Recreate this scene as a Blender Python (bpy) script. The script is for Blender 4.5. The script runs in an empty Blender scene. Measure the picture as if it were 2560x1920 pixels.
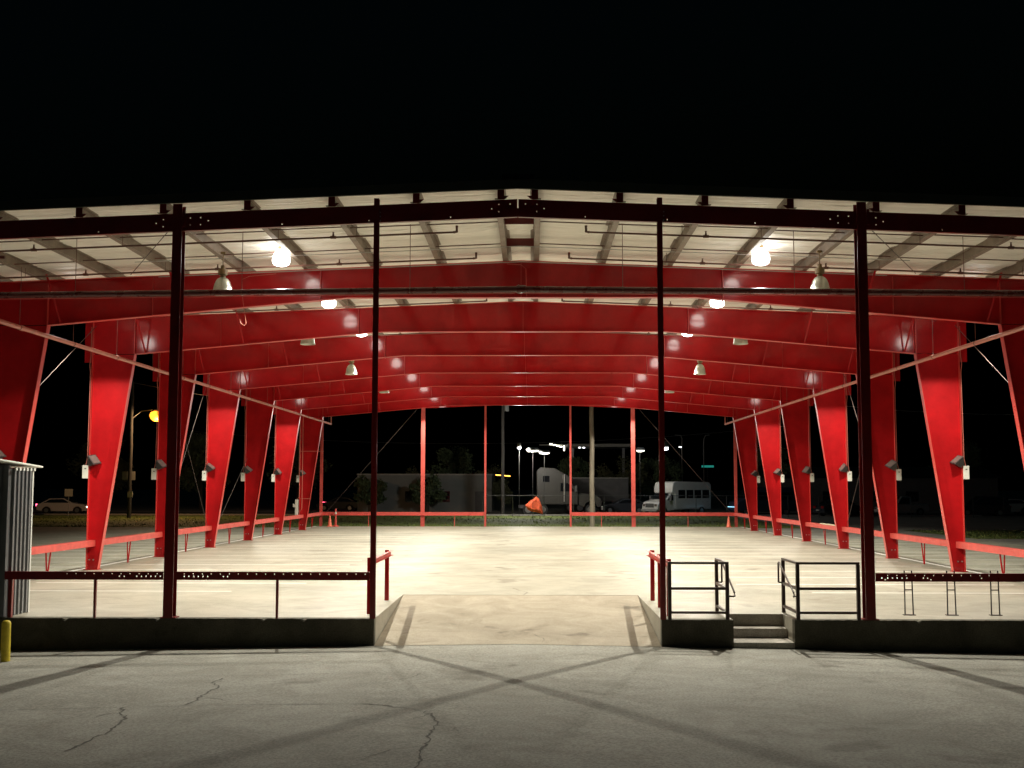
import bpy, math, random
from mathutils import Vector, Matrix
from mathutils.geometry import tessellate_polygon
random.seed(7)
R = math.radians
scene = bpy.context.scene
col = scene.collection
B = 6.6                      # bay length
ORD = ['first', 'second', 'third', 'fourth', 'fifth', 'sixth', 'seventh', 'eighth']

# ------------------------------------------------------------------ helpers
class MB:
    def __init__(s): s.v = []; s.f = []
    def quad(s, *p):
        n = len(s.v); s.v += [tuple(q) for q in p]; s.f.append(tuple(range(n, n + len(p)))); return s
    def box(s, x0, x1, y0, y1, z0, z1):
        n = len(s.v)
        s.v += [(x, y, z) for z in (z0, z1) for y in (y0, y1) for x in (x0, x1)]
        for f in ((0,2,3,1), (4,5,7,6), (0,1,5,4), (2,6,7,3), (0,4,6,2), (1,3,7,5)): s.f.append(tuple(n + i for i in f))
        return s
    def hexa(s, pts):        # 8 points: bottom ring 4, top ring 4
        n = len(s.v); s.v += [tuple(p) for p in pts]
        for f in ((3,2,1,0), (4,5,6,7), (0,1,5,4), (1,2,6,5), (2,3,7,6), (3,0,4,7)): s.f.append(tuple(n + i for i in f))
        return s
    def bar(s, p, q, w, h=None, up=(0,0,1)):
        h = h or w; p = Vector(p); q = Vector(q); d = (q - p).normalized(); u = Vector(up)
        if abs(d.dot(u)) > .98: u = Vector((0,1,0))
        a = d.cross(u).normalized(); b = a.cross(d).normalized()
        r = [(-w/2,-h/2), (w/2,-h/2), (w/2,h/2), (-w/2,h/2)]
        s.hexa([p + a*x + b*y for x, y in r] + [q + a*x + b*y for x, y in r]); return s
    def tube(s, path, r, n=8, cap=True):
        path = [Vector(p) for p in path]; base = len(s.v); m = len(path)
        for i, p in enumerate(path):
            d = (path[min(i+1, m-1)] - path[max(i-1, 0)]).normalized()
            u = Vector((0,0,1)) if abs(d.z) < .95 else Vector((0,1,0))
            a = d.cross(u).normalized(); b = a.cross(d)
            rr = r[i] if isinstance(r, (list, tuple)) else r
            for k in range(n):
                t = 2*math.pi*k/n; s.v.append(tuple(p + a*math.cos(t)*rr + b*math.sin(t)*rr))
        for i in range(m-1):
            for k in range(n):
                k2 = (k+1) % n
                s.f.append((base+i*n+k, base+i*n+k2, base+(i+1)*n+k2, base+(i+1)*n+k))
        if cap: s.f.append(tuple(base+k for k in range(n))[::-1]); s.f.append(tuple(base+(m-1)*n+k for k in range(n)))
        return s
    def lathe(s, prof, c=(0,0,0), n=24):
        base = len(s.v); m = len(prof)
        for r, z in prof:
            for k in range(n):
                t = 2*math.pi*k/n; s.v.append((c[0]+r*math.cos(t), c[1]+r*math.sin(t), c[2]+z))
        for i in range(m-1):
            for k in range(n):
                k2 = (k+1) % n; s.f.append((base+i*n+k, base+i*n+k2, base+(i+1)*n+k2, base+(i+1)*n+k))
        return s
    def disc(s, c, r, axis, t, n=20, r2=None):      # short cylinder
        c = Vector(c); ax = Vector(axis).normalized(); return s.tube([c - ax*t/2, c + ax*t/2], [r, r2 or r], n)
    def prism(s, poly, axis, a, b, holes=()):       # poly in the plane perpendicular to axis
        def P(u, w, t): return {'x': (t,u,w), 'y': (u,t,w), 'z': (u,w,t)}[axis]
        rings = [list(poly)] + [list(h) for h in holes]
        tri = tessellate_polygon([[Vector((u, w, 0)) for u, w in r] for r in rings])
        flat = [p for r in rings for p in r]; n0 = len(s.v); N = len(flat)
        s.v += [P(u, w, a) for u, w in flat] + [P(u, w, b) for u, w in flat]
        for t in tri:
            s.f.append(tuple(n0+i for i in t)); s.f.append(tuple(n0+N+i for i in t[::-1]))
        o = 0
        for r in rings:
            for i in range(len(r)):
                j = (i+1) % len(r); s.f.append((n0+o+i, n0+o+j, n0+N+o+j, n0+N+o+i))
            o += len(r)
        return s
    def build(s, name, mat, parent=None, smooth=False, bevel=0, loc=None, normals=True):
        me = bpy.data.meshes.new(name); me.from_pydata(s.v, [], s.f); me.update()
        if normals:
            import bmesh
            bm = bmesh.new(); bm.from_mesh(me); bmesh.ops.recalc_face_normals(bm, faces=bm.faces); bm.to_mesh(me); bm.free()
        o = bpy.data.objects.new(name, me); col.objects.link(o)
        if mat: me.materials.append(mat)
        if parent: o.parent = parent
        if loc: o.location = loc
        if smooth:
            for p in me.polygons: p.use_smooth = True
            try: me.set_sharp_from_angle(angle=R(40))
            except Exception: pass
        if bevel:
            m = o.modifiers.new('bevel', 'BEVEL'); m.width = bevel; m.segments = 2; m.limit_method = 'ANGLE'
        return o

def tag(o, label=None, cat=None, group=None, kind=None):
    if label: o['label'] = label
    if cat: o['category'] = cat
    if group: o['group'] = group
    if kind: o['kind'] = kind
    return o
def empty(name, loc=(0,0,0), rz=0):
    o = bpy.data.objects.new(name, None); col.objects.link(o); o.location = loc; o.rotation_euler = (0,0,rz); o.empty_display_size = .2
    return o
def copy_tree(o, parent=None):
    c = o.copy(); col.objects.link(c); c.parent = parent
    for ch in list(o.children): copy_tree(ch, c)
    return c

# ------------------------------------------------------------------ materials
def mat(name, color, rough=.6, metal=0., var=0., vscale=2., spec=.5, bump=0., bscale=30., emit=None, estr=0., coat=0., col2=None, thresh=None, stretch=None, trans=None):
    m = bpy.data.materials.new(name); m.use_nodes = True; nt = m.node_tree; N = nt.nodes; L = nt.links
    bs = N['Principled BSDF']; bs.inputs['Base Color'].default_value = (*color, 1)
    bs.inputs['Roughness'].default_value = rough; bs.inputs['Metallic'].default_value = metal
    bs.inputs['Specular IOR Level'].default_value = spec; bs.inputs['Coat Weight'].default_value = coat; bs.inputs['Coat Roughness'].default_value = .12
    tc = N.new('ShaderNodeTexCoord')
    src = tc.outputs['Object']
    if stretch:
        mp = N.new('ShaderNodeMapping'); mp.inputs['Scale'].default_value = stretch; L.new(src, mp.inputs['Vector']); src = mp.outputs[0]
    if var or col2:
        n1 = N.new('ShaderNodeTexNoise'); n1.inputs['Scale'].default_value = vscale; n1.inputs['Detail'].default_value = 8; n1.inputs['Roughness'].default_value = .65
        L.new(src, n1.inputs['Vector'])
        cr = N.new('ShaderNodeValToRGB'); lo, hi = thresh or (.3, .7)
        cr.color_ramp.elements[0].position = lo; cr.color_ramp.elements[1].position = hi
        a = col2 or tuple(c*(1-var) for c in color); b = tuple(min(1, c*(1+var*.6)) for c in color)
        cr.color_ramp.elements[0].color = (*a, 1); cr.color_ramp.elements[1].color = (*b, 1)
        L.new(n1.outputs['Fac'], cr.inputs['Fac']); L.new(cr.outputs['Color'], bs.inputs['Base Color'])
        mr = N.new('ShaderNodeMapRange'); mr.inputs['To Min'].default_value = min(1, rough+.08); mr.inputs['To Max'].default_value = max(.05, rough-.08)
        L.new(n1.outputs['Fac'], mr.inputs['Value']); L.new(mr.outputs[0], bs.inputs['Roughness'])
    if bump:
        n2 = N.new('ShaderNodeTexNoise'); n2.inputs['Scale'].default_value = bscale; n2.inputs['Detail'].default_value = 6
        L.new(tc.outputs['Object'], n2.inputs['Vector'])
        bp = N.new('ShaderNodeBump'); bp.inputs['Strength'].default_value = bump; bp.inputs['Distance'].default_value = .01
        L.new(n2.outputs['Fac'], bp.inputs['Height']); L.new(bp.outputs[0], bs.inputs['Normal'])
    if emit:
        bs.inputs['Emission Color'].default_value = (*emit, 1); bs.inputs['Emission Strength'].default_value = estr
    return m

def ground_mat(name, base, dark, light, s1, s2, speck, bump, rough=.85, tint=None):
    """mottled pavement: broad worn patches, streaky stains, fine aggregate"""
    m = bpy.data.materials.new(name); m.use_nodes = True; nt = m.node_tree; N = nt.nodes; L = nt.links
    bs = N['Principled BSDF']; bs.inputs['Roughness'].default_value = rough
    tc = N.new('ShaderNodeTexCoord')
    def noise(scale, det, vec=None, ro=.6, dist=0):
        n = N.new('ShaderNodeTexNoise'); n.inputs['Scale'].default_value = scale; n.inputs['Detail'].default_value = det
        n.inputs['Roughness'].default_value = ro; n.inputs['Distortion'].default_value = dist; L.new(vec or tc.outputs['Object'], n.inputs['Vector']); return n.outputs['Fac']
    def ramp(fac, a, b, ca, cb):
        r = N.new('ShaderNodeValToRGB'); r.color_ramp.elements[0].position = a; r.color_ramp.elements[1].position = b
        r.color_ramp.elements[0].color = (*ca, 1); r.color_ramp.elements[1].color = (*cb, 1); L.new(fac, r.inputs['Fac']); return r.outputs['Color']
    def mix(mode, f, a, b):
        x = N.new('ShaderNodeMix'); x.data_type = 'RGBA'; x.blend_type = mode; x.inputs[0].default_value = f
        L.new(a, x.inputs[6]); L.new(b, x.inputs[7]); return x.outputs[2]
    c = ramp(noise(s1, 5, dist=.6), .3, .72, dark, light)
    st = ramp(noise(s2, 9, ro=.72, dist=1.2), .36, .6, (.68, .66, .62), (1, 1, 1)); c = mix('MULTIPLY', .8, c, st)
    blot = ramp(noise(s1*2.7, 3, dist=.3), .31, .38, (.5, .47, .44), (1, 1, 1)); c = mix('MULTIPLY', .7, c, blot)
    sp = ramp(noise(speck, 2, ro=.8), .35, .65, (.62, .62, .62), (1.3, 1.3, 1.3)); c = mix('MULTIPLY', .8, c, sp)
    if tint: 
        t = ramp(noise(s1*.8, 3), .35, .65, (1, 1, 1), tint); c = mix('MULTIPLY', 1, c, t)
    L.new(c, bs.inputs['Base Color'])
    bp = N.new('ShaderNodeBump'); bp.inputs['Strength'].default_value = bump; bp.inputs['Distance'].default_value = .01
    L.new(noise(speck*.8, 4, ro=.8), bp.inputs['Height']); L.new(bp.outputs[0], bs.inputs['Normal'])
    return m

M = {}
M['red'] = mat('red gloss paint', (.43, .008, .011), .5, var=.28, vscale=1.1, bump=.05, bscale=5, coat=.55, spec=.08)
M['red_front'] = mat('shaded red paint', (.19, .010, .010), .3, var=.25, vscale=1.5, bump=.05, bscale=6)  # the frame red, darkened in the colour for the unlit front side
M['salmon'] = mat('lamp-lit coral paint', (.60, .085, .07), .45, var=.22, vscale=3)  # the red paint paled in its colour to look strongly lamp-lit
M['flange'] = mat('lamp-lit flange paint', (.60, .055, .045), .3, var=.08, vscale=3)  # same red made paler, lamp light on the flanges put into the colour
M['pipe'] = mat('pinkish lamp-lit pipe', (.52, .17, .13), .4, var=.15, vscale=4)  # red pipe paint with bright lamp light mixed into the base colour
M['darkpipe'] = mat('dark maroon pipe', (.10, .018, .016), .28, var=.2)
M['thinpipe'] = mat('brown sprinkler pipe', (.13, .055, .04), .5, var=.2, vscale=5)
M['purlin'] = mat('taupe primer steel', (.25, .20, .16), .5, var=.28, vscale=2.2, metal=.15)
M['galv'] = mat('galvanised steel', (.5, .5, .5), .4, metal=.8, var=.15)
M['rod'] = mat('bracing rod', (.07, .05, .045), .6)
M['roof'] = mat('dark green grey roof metal', (.035, .04, .03), .5, var=.2)
M['black'] = mat('dark bronze rail paint', (.05, .026, .022), .4, var=.2)
M['white_box'] = mat('white enclosure', (.72, .73, .66), .5, var=.08)
M['fixture'] = mat('dark grey fixture housing', (.05, .045, .045), .45, var=.2)
M['lens'] = mat('dull fixture lens', (.16, .13, .12), .25)
M['bell'] = mat('silver green aluminium bell', (.55, .57, .50), .3, metal=.75, var=.12, vscale=8)
M['ballast'] = mat('tan ballast casing', (.23, .16, .07), .5, var=.2)
M['lit'] = mat('lit acrylic refractor', (1, 1, 1), .5, emit=(1, .96, .88), estr=14)
M['concrete'] = ground_mat('slab concrete', None, (.30, .285, .23), (.50, .475, .395), .22, .8, 60, .08, .55, (.98, .95, .93))
M['ramp'] = ground_mat('ramp concrete', None, (.34, .29, .22), (.44, .385, .30), .35, .9, 70, .12, .8)
M['front'] = ground_mat('yard pavement', None, (.285, .28, .245), (.43, .422, .378), .22, .7, 26, 1., .85)
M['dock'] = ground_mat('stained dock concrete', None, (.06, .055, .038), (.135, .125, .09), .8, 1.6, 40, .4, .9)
M['step'] = ground_mat('step concrete', None, (.42, .39, .35), (.56, .53, .48), .9, 2, 60, .2, .85)
M['line'] = mat('worn white line paint', (.88, .87, .82), .6, var=.15, vscale=6)
M['crack'] = mat('crack filler', (.11, .105, .09), .9, var=.2)
M['grassbase'] = mat('turf soil', (.05, .075, .018), .95, var=.4, vscale=1.2)
M['grass'] = mat('grass blades', (.15, .20, .045), .8, var=.5, vscale=.9)
M['road'] = mat('road asphalt', (.07, .068, .062), .85, var=.25, vscale=.4)
M['kerb'] = mat('kerb concrete', (.34, .33, .30), .85, var=.2)
M['wood'] = mat('weathered pole wood', (.24, .21, .165), .9, var=.45, vscale=3, stretch=(6, 6, .4), bump=.5, bscale=20)
M['dwood'] = mat('dark pole wood', (.035, .032, .028), .9, var=.3, vscale=3, stretch=(6, 6, .4))
M['greypole'] = mat('grey pole wood', (.045, .047, .045), .9, var=.3, vscale=3, stretch=(6, 6, .4))
M['leaf'] = mat('dim foliage', (.12, .17, .08), .8, var=.45, vscale=.9)
M['leaf2'] = mat('olive foliage', (.14, .15, .07), .8, var=.4, vscale=1.1)
M['bark'] = mat('bark', (.09, .07, .05), .95, var=.3)
M['yellow'] = mat('yellow bollard paint', (.78, .62, .045), .6, var=.25, vscale=7, bump=.3, bscale=25)
M['orange'] = mat('orange cone plastic', (.85, .17, .10), .5, var=.1)
M['orange2'] = mat('orange safety fabric', (.90, .13, .05), .8, var=.35, vscale=4, bump=.5, bscale=8)
M['shed'] = mat('grey corrugated steel', (.20, .21, .225), .35, metal=.35, var=.18, vscale=2.5)
M['shedroof'] = mat('white shed roof trim', (.78, .80, .76), .5, var=.1)
M['glass'] = mat('dark glass', (.01, .012, .015), .06, spec=.6)
M['tyre'] = mat('tyre rubber', (.02, .02, .02), .8)
M['rim'] = mat('wheel rim', (.45, .45, .46), .3, metal=.8)
M['paint_white'] = mat('white vehicle paint', (.70, .70, .68), .3, coat=.5, var=.05)
M['paint_grey'] = mat('light grey truck paint', (.05, .047, .042), .4, coat=.3, var=.1)
M['paint_dark'] = mat('dark vehicle paint', (.03, .035, .045), .25, coat=.6)
M['paint_silver'] = mat('silver vehicle paint', (.78, .75, .72), .3, metal=.3, coat=.5)
M['paint_blue'] = mat('dark blue vehicle paint', (.04, .05, .09), .3, coat=.5)
M['wallfar'] = mat('pale stucco wall', (.20, .21, .20), .9, var=.15, vscale=.4)
M['darkwall'] = mat('dark cladding', (.10, .10, .10), .8, var=.2)
M['sign'] = mat('sign back aluminium', (.45, .46, .42), .6, var=.1)
M['steelgrey'] = mat('grey painted steel', (.30, .31, .31), .5, metal=.3)
M['plywood'] = mat('pale board', (.70, .62, .44), .7, var=.12)
def emis(name, c, s): return mat(name, c, .5, emit=c, estr=s)
M['e_white'] = emis('cool lamp glow', (.95, .97, 1.), 6)
M['e_warm'] = emis('warm white lamp glow', (1., .95, .80), 3)
M['e_orange'] = emis('sodium lamp glow', (1., .30, .02), 2.4)
M['e_red'] = emis('tail lamp glow', (1., .08, .16), 6)
M['e_amber'] = emis('amber bar glow', (1., .42, .06), 4)
M['e_teal'] = emis('teal lit sign', (.04, .55, .45), .22)
M['e_head'] = emis('lit bumper lamp', (1., .85, .7), 5)
# white vinyl-faced insulation
def liner_mat():
    m = mat('white vinyl insulation', (.94, .92, .86), .5, var=.06, vscale=1.6, bump=.6, bscale=1.5)
    nt = m.node_tree; n = [n for n in nt.nodes if n.type == 'TEX_NOISE'][-1]; mp = nt.nodes.new('ShaderNodeMapping'); mp.inputs['Scale'].default_value = (.35, 2.2, .2)
    nt.links.new(nt.nodes['Texture Coordinate'].outputs['Object'], mp.inputs['Vector']); nt.links.new(mp.outputs[0], n.inputs['Vector']); n.inputs['Detail'].default_value = 3
    [b for b in nt.nodes if b.type == 'BUMP'][0].inputs['Distance'].default_value = .35; return m
M['liner'] = liner_mat()

# ------------------------------------------------------------------ ground
def gz(x, y):
    ax = abs(x); front = -.46 - .0155*min(ax, 13)
    if y <= 0: return front
    if ax >= 13.44:
        t = min(1, y/9); return (1-t)*(-.66) + t*(-.09) if y < 200 else -.2
    if y >= 53.1: return -.09
    return -.85
xs = [-700,-350,-180,-110,-70,-50,-35,-25,-19,-15,-13.45,-13.42,-11,-9,-7,-5,-2.7,-1.3,0,1.3,2.7,5,7,9,11,13.42,13.45,15,19,25,35,50,70,110,180,350,700]
ys = [-80,-40,-20,-14,-10,-8,-6,-4,-2,-1,0,.03,1.5,3,4.5,6,7.5,9,13,20,30,40,53.08,53.12,60,75,100,140,200,300,500,900]
g = MB()
for y in ys:
    for x in xs: g.v.append((x, y, gz(x, y)))
W = len(xs)
for j in range(len(ys)-1):
    for i in range(W-1): g.f.append((j*W+i, j*W+i+1, (j+1)*W+i+1, (j+1)*W+i))
ground = tag(g.build('ground', M['front']), kind='structure')

def crack(pts, w=.018, dz=.005, par=None, jag=.05, taper=True, surf=None):
    out = []
    for (x0, y0), (x1, y1) in zip(pts[:-1], pts[1:]):
        n = max(2, int(math.hypot(x1-x0, y1-y0)/.09))
        for i in range(n):
            t = i/n; out.append((x0+(x1-x0)*t + random.uniform(-jag, jag)*.5, y0+(y1-y0)*t + random.uniform(-jag, jag)*.5))
    out.append(pts[-1]); b = MB()
    for i, (x, y) in enumerate(out):
        a = out[max(0, i-1)]; c = out[min(len(out)-1, i+1)]; d = Vector((c[0]-a[0], c[1]-a[1])).normalized(); ww = w*random.uniform(.35, 1.3)/2
        z = (surf or gz)(x, y) + dz
        b.v += [(x - d.y*ww, y + d.x*ww, z), (x + d.y*ww, y - d.x*ww, z)]
    for i in range(len(out)-1): b.f.append((2*i, 2*i+1, 2*i+3, 2*i+2))
    return b.build('crack', M['crack'], par)
for pts, w, j in (
    ([(-4.62,-3.71),(-4.65,-4.17),(-4.48,-4.55),(-4.51,-5.51),(-4.48,-5.84),(-4.55,-6.07)], .03, .07),
    ([(-12,-6.7),(-7.03,-6.32),(-5.37,-6.22),(-3.56,-6.12),(-2.1,-6.17)], .014, .015),
    ([(-5.37,-6.22),(-5.26,-6.61),(-5.07,-7.02),(-5.01,-7.4),(-4.96,-7.78),(-5.1,-9.0)], .034, .08),
    ([(-2.1,-6.17),(-1.8,-6.23),(-1.5,-6.48),(-1.28,-6.64),(-1.07,-6.96),(-.95,-7.28),(-.94,-7.69),(-.92,-7.95),(-.97,-8.88),(-.95,-9.68),(-1.1,-11)], .03, .08),
    ([(-8.29,-3.5),(-7.45,-3.24),(-6,-3.4),(-4.15,-3.52),(-2.87,-3.37),(-1.86,-3.35)], .010, .02),
    ([(-2.0,-4.4),(-1.6,-3.9),(-1.5,-3.5)], .012, .05),
    ([(2.2,-7.3),(5.5,-7.15),(9.5,-7.3)], .010, .02),
    ([(-4.5,-5.5),(-4.2,-5.62),(-4.05,-5.8)], .012, .06), ([(-5.26,-6.61),(-5.45,-6.75),(-5.5,-6.95)], .014, .06), ([(-.94,-7.69),(-.7,-7.85),(-.62,-8.1)], .014, .06),
    ([(-1.28,-6.64),(-1.1,-6.55),(-.8,-6.6),(-.3,-6.45)], .009, .04), ([(-1.07,-6.96),(-1.2,-7.2),(-1.25,-7.3)], .010, .05), ([(-.97,-8.88),(-1.3,-9.1),(-1.6,-9.6)], .012, .07),
    ([(3.2,-1.6),(6.0,-1.55),(9.0,-1.62)], .008, .01), ([(-9,-1.35),(-5,-1.4),(-3.2,-1.36)], .007, .01),
    ([(6.2,-8.9),(8.9,-8.7)], .012, .04)):
    crack(pts, w, par=ground, jag=j)

# concrete slab of the pavilion, with the openings for the ramp and the steps
SX, RX, RY, ST0, ST1, SY, WT = 13.44, 2.72, 5.1, 4.07, 5.22, 1.08, .22
s = MB(); zb = -.9
def top(x0, x1, y0, y1):
    nx = max(1, int((x1-x0)/3)); ny = max(1, int((y1-y0)/3))
    s.quad((x0,y0,0), (x1,y0,0), (x1,y1,0), (x0,y1,0))
top(-SX, -RX, WT, RY); top(RX, ST0, WT, RY); top(ST0, ST1, SY, RY); top(ST1, SX, WT, RY); top(-SX, SX, RY, 53.1)
for a, b in (((-SX,WT),(-SX,53.1)), ((-SX,53.1),(SX,53.1)), ((SX,53.1),(SX,WT)), ((-RX,WT),(-RX,RY)), ((-RX,RY),(RX,RY)), ((RX,RY),(RX,WT)),
             ((ST0,WT),(ST0,SY)), ((ST0,SY),(ST1,SY)), ((ST1,SY),(ST1,WT))):
    s.quad((*a,zb), (*b,zb), (*b,0), (*a,0))
slab = tag(s.build('floor_slab', M['concrete']), kind='structure')
# saw-cut seams and stains in the slab
flat = lambda x, y: 0.
crack([(-9.5,22.0),(-4,21.9),(0,22.0)], .012, .003, slab, .01, surf=flat)
crack([(.1,5.15),(.15,5.8),(-.05,6.3),(-.2,7.0)], .02, .003, slab, .06, surf=flat)
# oil and water stains with soft ragged edges
def stain_mat(name, c):
    m = bpy.data.materials.new(name); m.use_nodes = True; nt = m.node_tree; N = nt.nodes; L = nt.links; bs = N['Principled BSDF']
    bs.inputs['Base Color'].default_value = (*c, 1); bs.inputs['Roughness'].default_value = .6
    tc = N.new('ShaderNodeTexCoord'); gr = N.new('ShaderNodeVectorMath'); gr.operation = 'LENGTH'; L.new(tc.outputs['Generated'], (sb := N.new('ShaderNodeVectorMath')).inputs[0]); sb.operation = 'SUBTRACT'; sb.inputs[1].default_value = (.5, .5, 0)
    L.new(sb.outputs[0], gr.inputs[0]); nz = N.new('ShaderNodeTexNoise'); nz.inputs['Scale'].default_value = 2.6; nz.inputs['Detail'].default_value = 7; L.new(tc.outputs['Object'], nz.inputs['Vector'])
    ad = N.new('ShaderNodeMath'); ad.operation = 'MULTIPLY_ADD'; ad.inputs[1].default_value = .75; L.new(nz.outputs['Fac'], ad.inputs[0]); L.new(gr.outputs['Value'], ad.inputs[2])
    mr = N.new('ShaderNodeMapRange'); mr.inputs['From Min'].default_value = .50; mr.inputs['From Max'].default_value = .82; mr.inputs['To Min'].default_value = .9; mr.inputs['To Max'].default_value = 0; L.new(ad.outputs[0], mr.inputs['Value'])
    L.new(mr.outputs[0], bs.inputs['Alpha']); return m
M['stain'] = stain_mat('slab stain', (.085, .078, .06)); M['pale'] = stain_mat('pale scuff', (.62, .61, .56))
random.seed(21)
def stain(x, y, w, h, par, m='stain', zf=lambda x, y: 0, dz=.0025):
    o = MB().quad((-w/2,-h/2,0), (w/2,-h/2,0), (w/2,h/2,0), (-w/2,h/2,0)).build('stain', M[m], par, loc=(x, y, zf(x, y)+dz)); return o
for a in ((-5.2,.75,1.7,.5),(-5.4,2.1,.9,.6),(-3.6,30.5,1.4,1.6),(7.6,3.4,1.6,.8),(9.2,2.1,2.2,.7),(5.6,9.5,2.6,1.6),(-8.2,6.6,2.4,1.2),(-1.2,13,2.6,2.0),(3.2,17,3.4,2.2),(-6,16.5,2.8,1.8),(1.5,8.2,2.0,.9),(-1.8,6.3,1.8,.7),(-7.9,24,3,2.4),(7.8,25,3,2.2),(0,36,5,3.6),(-4,42,4,3),(5.5,39,4,3.4),(10.5,5.0,1.4,1.0)): stain(*a, slab)
for a in ((-9.3,-2.6,3.6,1.2),(-7.5,-5.0,3.0,1.8),(5.6,-2.4,4.4,1.2),(2.4,-5.4,3.6,1.8),(8.4,-4.4,3.6,1.8),(-2.2,-3.0,2.6,1.0),(-4.8,-8.2,4.2,2.0),(.8,-8.6,3.6,1.6)): stain(*a, ground, zf=gz, dz=.004)
for a in ((-3.2,-3.35,1.3,.22),(-1.6,-3.4,1.2,.18),(-7.4,-3.2,1.6,.2),(4.2,-2.2,2.2,.25)): stain(*a, ground, 'pale', gz, .006)
r = MB(); n = 8
for j in range(n+1):
    y = .0 + (RY+.02)*j/n
    for i in range(9):
        x = -RX+.01 + (2*RX-.02)*i/8; z0 = gz(x, 0) + .006; r.v.append((x, y - (.06 if j == 0 else 0), z0 + (-.003 - z0)*(j/n)))
for j in range(n):
    for i in range(8): r.f.append((j*9+i, j*9+i+1, (j+1)*9+i+1, (j+1)*9+i))
ramp = tag(r.build('ramp', M['ramp']), kind='structure')
rsurf = lambda x, y: (gz(x,0)+.006)*(1-y/(RY+.02)) - .003*y/(RY+.02)
crack([(-2.66,1.30),(-1.3,1.15),(-.15,1.2)], .012, .004, ramp, .01, surf=rsurf)
crack([(.4,1.0),(1.49,.72),(2.66,.84)], .014, .004, ramp, .02, surf=rsurf)
crack([(-.15,1.2),(.3,.9),(.5,.45),(.45,.1)], .012, .004, ramp, .05, surf=rsurf)

def dock(x0, x1, label):
    b = MB(); random.seed(int(x0*10)+99); nx = max(4, int((x1-x0)/.07)); ed = []
    for i in range(nx+1):
        x = x0+(x1-x0)*i/nx; dz = random.uniform(-.006, .002); dy = random.uniform(-.004, .008)
        if random.random() < .035 and 0 < i < nx: dz -= .03; dy += .03
        ed.append((x, dy, dz))
    k = len(b.v)
    for x, dy, dz in ed: b.v += [(x, 0, zb), (x, 0, -.03+dz), (x, dy, dz), (x, WT, 0), (x, WT, zb)]
    for i in range(nx):
        for q in range(4): b.f.append((5*i+q, 5*i+5+q, 5*i+6+q, 5*i+1+q))
    b.f.append((0,1,2,3,4)); b.f.append(tuple(5*nx+q for q in range(5)))
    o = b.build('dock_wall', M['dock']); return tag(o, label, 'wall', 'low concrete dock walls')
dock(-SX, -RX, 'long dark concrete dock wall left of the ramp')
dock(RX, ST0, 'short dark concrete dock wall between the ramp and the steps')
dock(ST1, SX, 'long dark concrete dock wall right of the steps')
st = tag(empty('concrete_steps', (4.645, .5, -.5)), 'short flight of concrete steps between two dark guard rails', 'steps')
for y0, y1, z1 in ((0.004, .68, -.42), (.68, 1.075, -.235)):
    MB().box(ST0-4.645+.003, ST1-4.645-.003, y0-.5, y1-.5, -.45, z1+.5).build('step', M['step'], st, bevel=.012)

# parking lots beside the slab, colour lightened in place of lamp spill
M['lot'] = ground_mat('lot pavement', None, (.34, .34, .27), (.50, .49, .40), .3, .8, 30, .4, .85)
for sx in (-1, 1):
    b = MB(); a, c = sorted((sx*13.46, sx*(32 if sx < 0 else 22.3))); yy = [9.0, 20, 35, 53 if sx < 0 else 37.8]
    for i, y in enumerate(yy): b.v += [(a, y, gz(a, 9.01)+.003), (c, y, gz(a, 9.01)+.003)]
    for i in range(3): b.f.append((2*i, 2*i+1, 2*i+3, 2*i+2))
    tag(b.build('parking_lot', M['lot']), kind='structure')
# painted parking lines on the slab and on the lots outside
for k in range(19):
    y = 5.8 + 2.44*k
    for sx in (-1, 1):
        x0, x1 = (5.6 + random.uniform(-.1,.1), 12.6)
        if k == 0: x0 = 6.9
        a, b = sorted((sx*x0, sx*x1)); MB().quad((a,y,.004), (b,y,.004), (b,y+.12,.004), (a,y+.12,.004)).build('parking_line', M['line'], slab)
        if y > 9:
            a, b = sorted((sx*13.9, sx*19.2)); z = gz(a, y)+.006
            MB().quad((a,y,z), (b,y,z), (b,y+.17,z), (a,y+.17,z)).build('parking_line', M['line'], ground)
# pale edge strip along the slab sides
for sx in (-1, 1):
    a, b = sorted((sx*13.40, sx*13.22)); MB().quad((a,2,.0045), (b,2,.0045), (b,53,.0045), (a,53,.0045)).build('edge_line', M['line'], slab)

# grass strips
def grass(x0, x1, y0, y1, n, z0, seed, label):
    random.seed(seed); b = MB(); nx = 40
    gb = MB()
    for i in range(nx+1):
        x = x0+(x1-x0)*i/nx; w = .25*math.sin(i*1.7)+.15*math.sin(i*4.1)
        gb.v += [(x, y0+abs(w)*.5, z0), (x, y1+w*1.5, z0)]
    for i in range(nx): gb.f.append((2*i, 2*i+2, 2*i+3, 2*i+1))
    for _ in range(n):
        x = random.uniform(x0, x1); t = random.random()**2.6; y = y0+.15 + (y1-y0-.3)*t; h = random.uniform(.03, .10)*(1+.8*(math.sin(x*2.1)+math.sin(x*.7+y))*.4); w = .03 + .03*t
        a = random.uniform(0, 6.28); dx, dy = math.cos(a)*w, math.sin(a)*w; lx, ly = random.uniform(-.06,.06), random.uniform(-.06,.06)
        k = len(b.v); b.v += [(x-dx, y-dy, z0), (x+dx, y+dy, z0), (x+lx, y+ly, z0+max(.03,h))]; b.f.append((k, k+1, k+2))
    k = len(b.v); b.v += gb.v; b.f += [tuple(i+k for i in f) for f in gb.f]
    o = b.build('grass', M['grass'], normals=False); return tag(o, label, 'grass', kind='stuff')
grass(-75, 17.5, 53.25, 84.3, 16000, -.082, 3, 'dim green grass strip beyond the far end of the slab')
grass(22.5, 45, 38, 50, 6000, -.082, 4, 'green grass patch beyond the right hand parking lot')
tag(MB().quad((-300,86,-.084), (300,86,-.084), (300,97,-.084), (-300,97,-.084)).build('road', M['road']), kind='structure')
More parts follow.
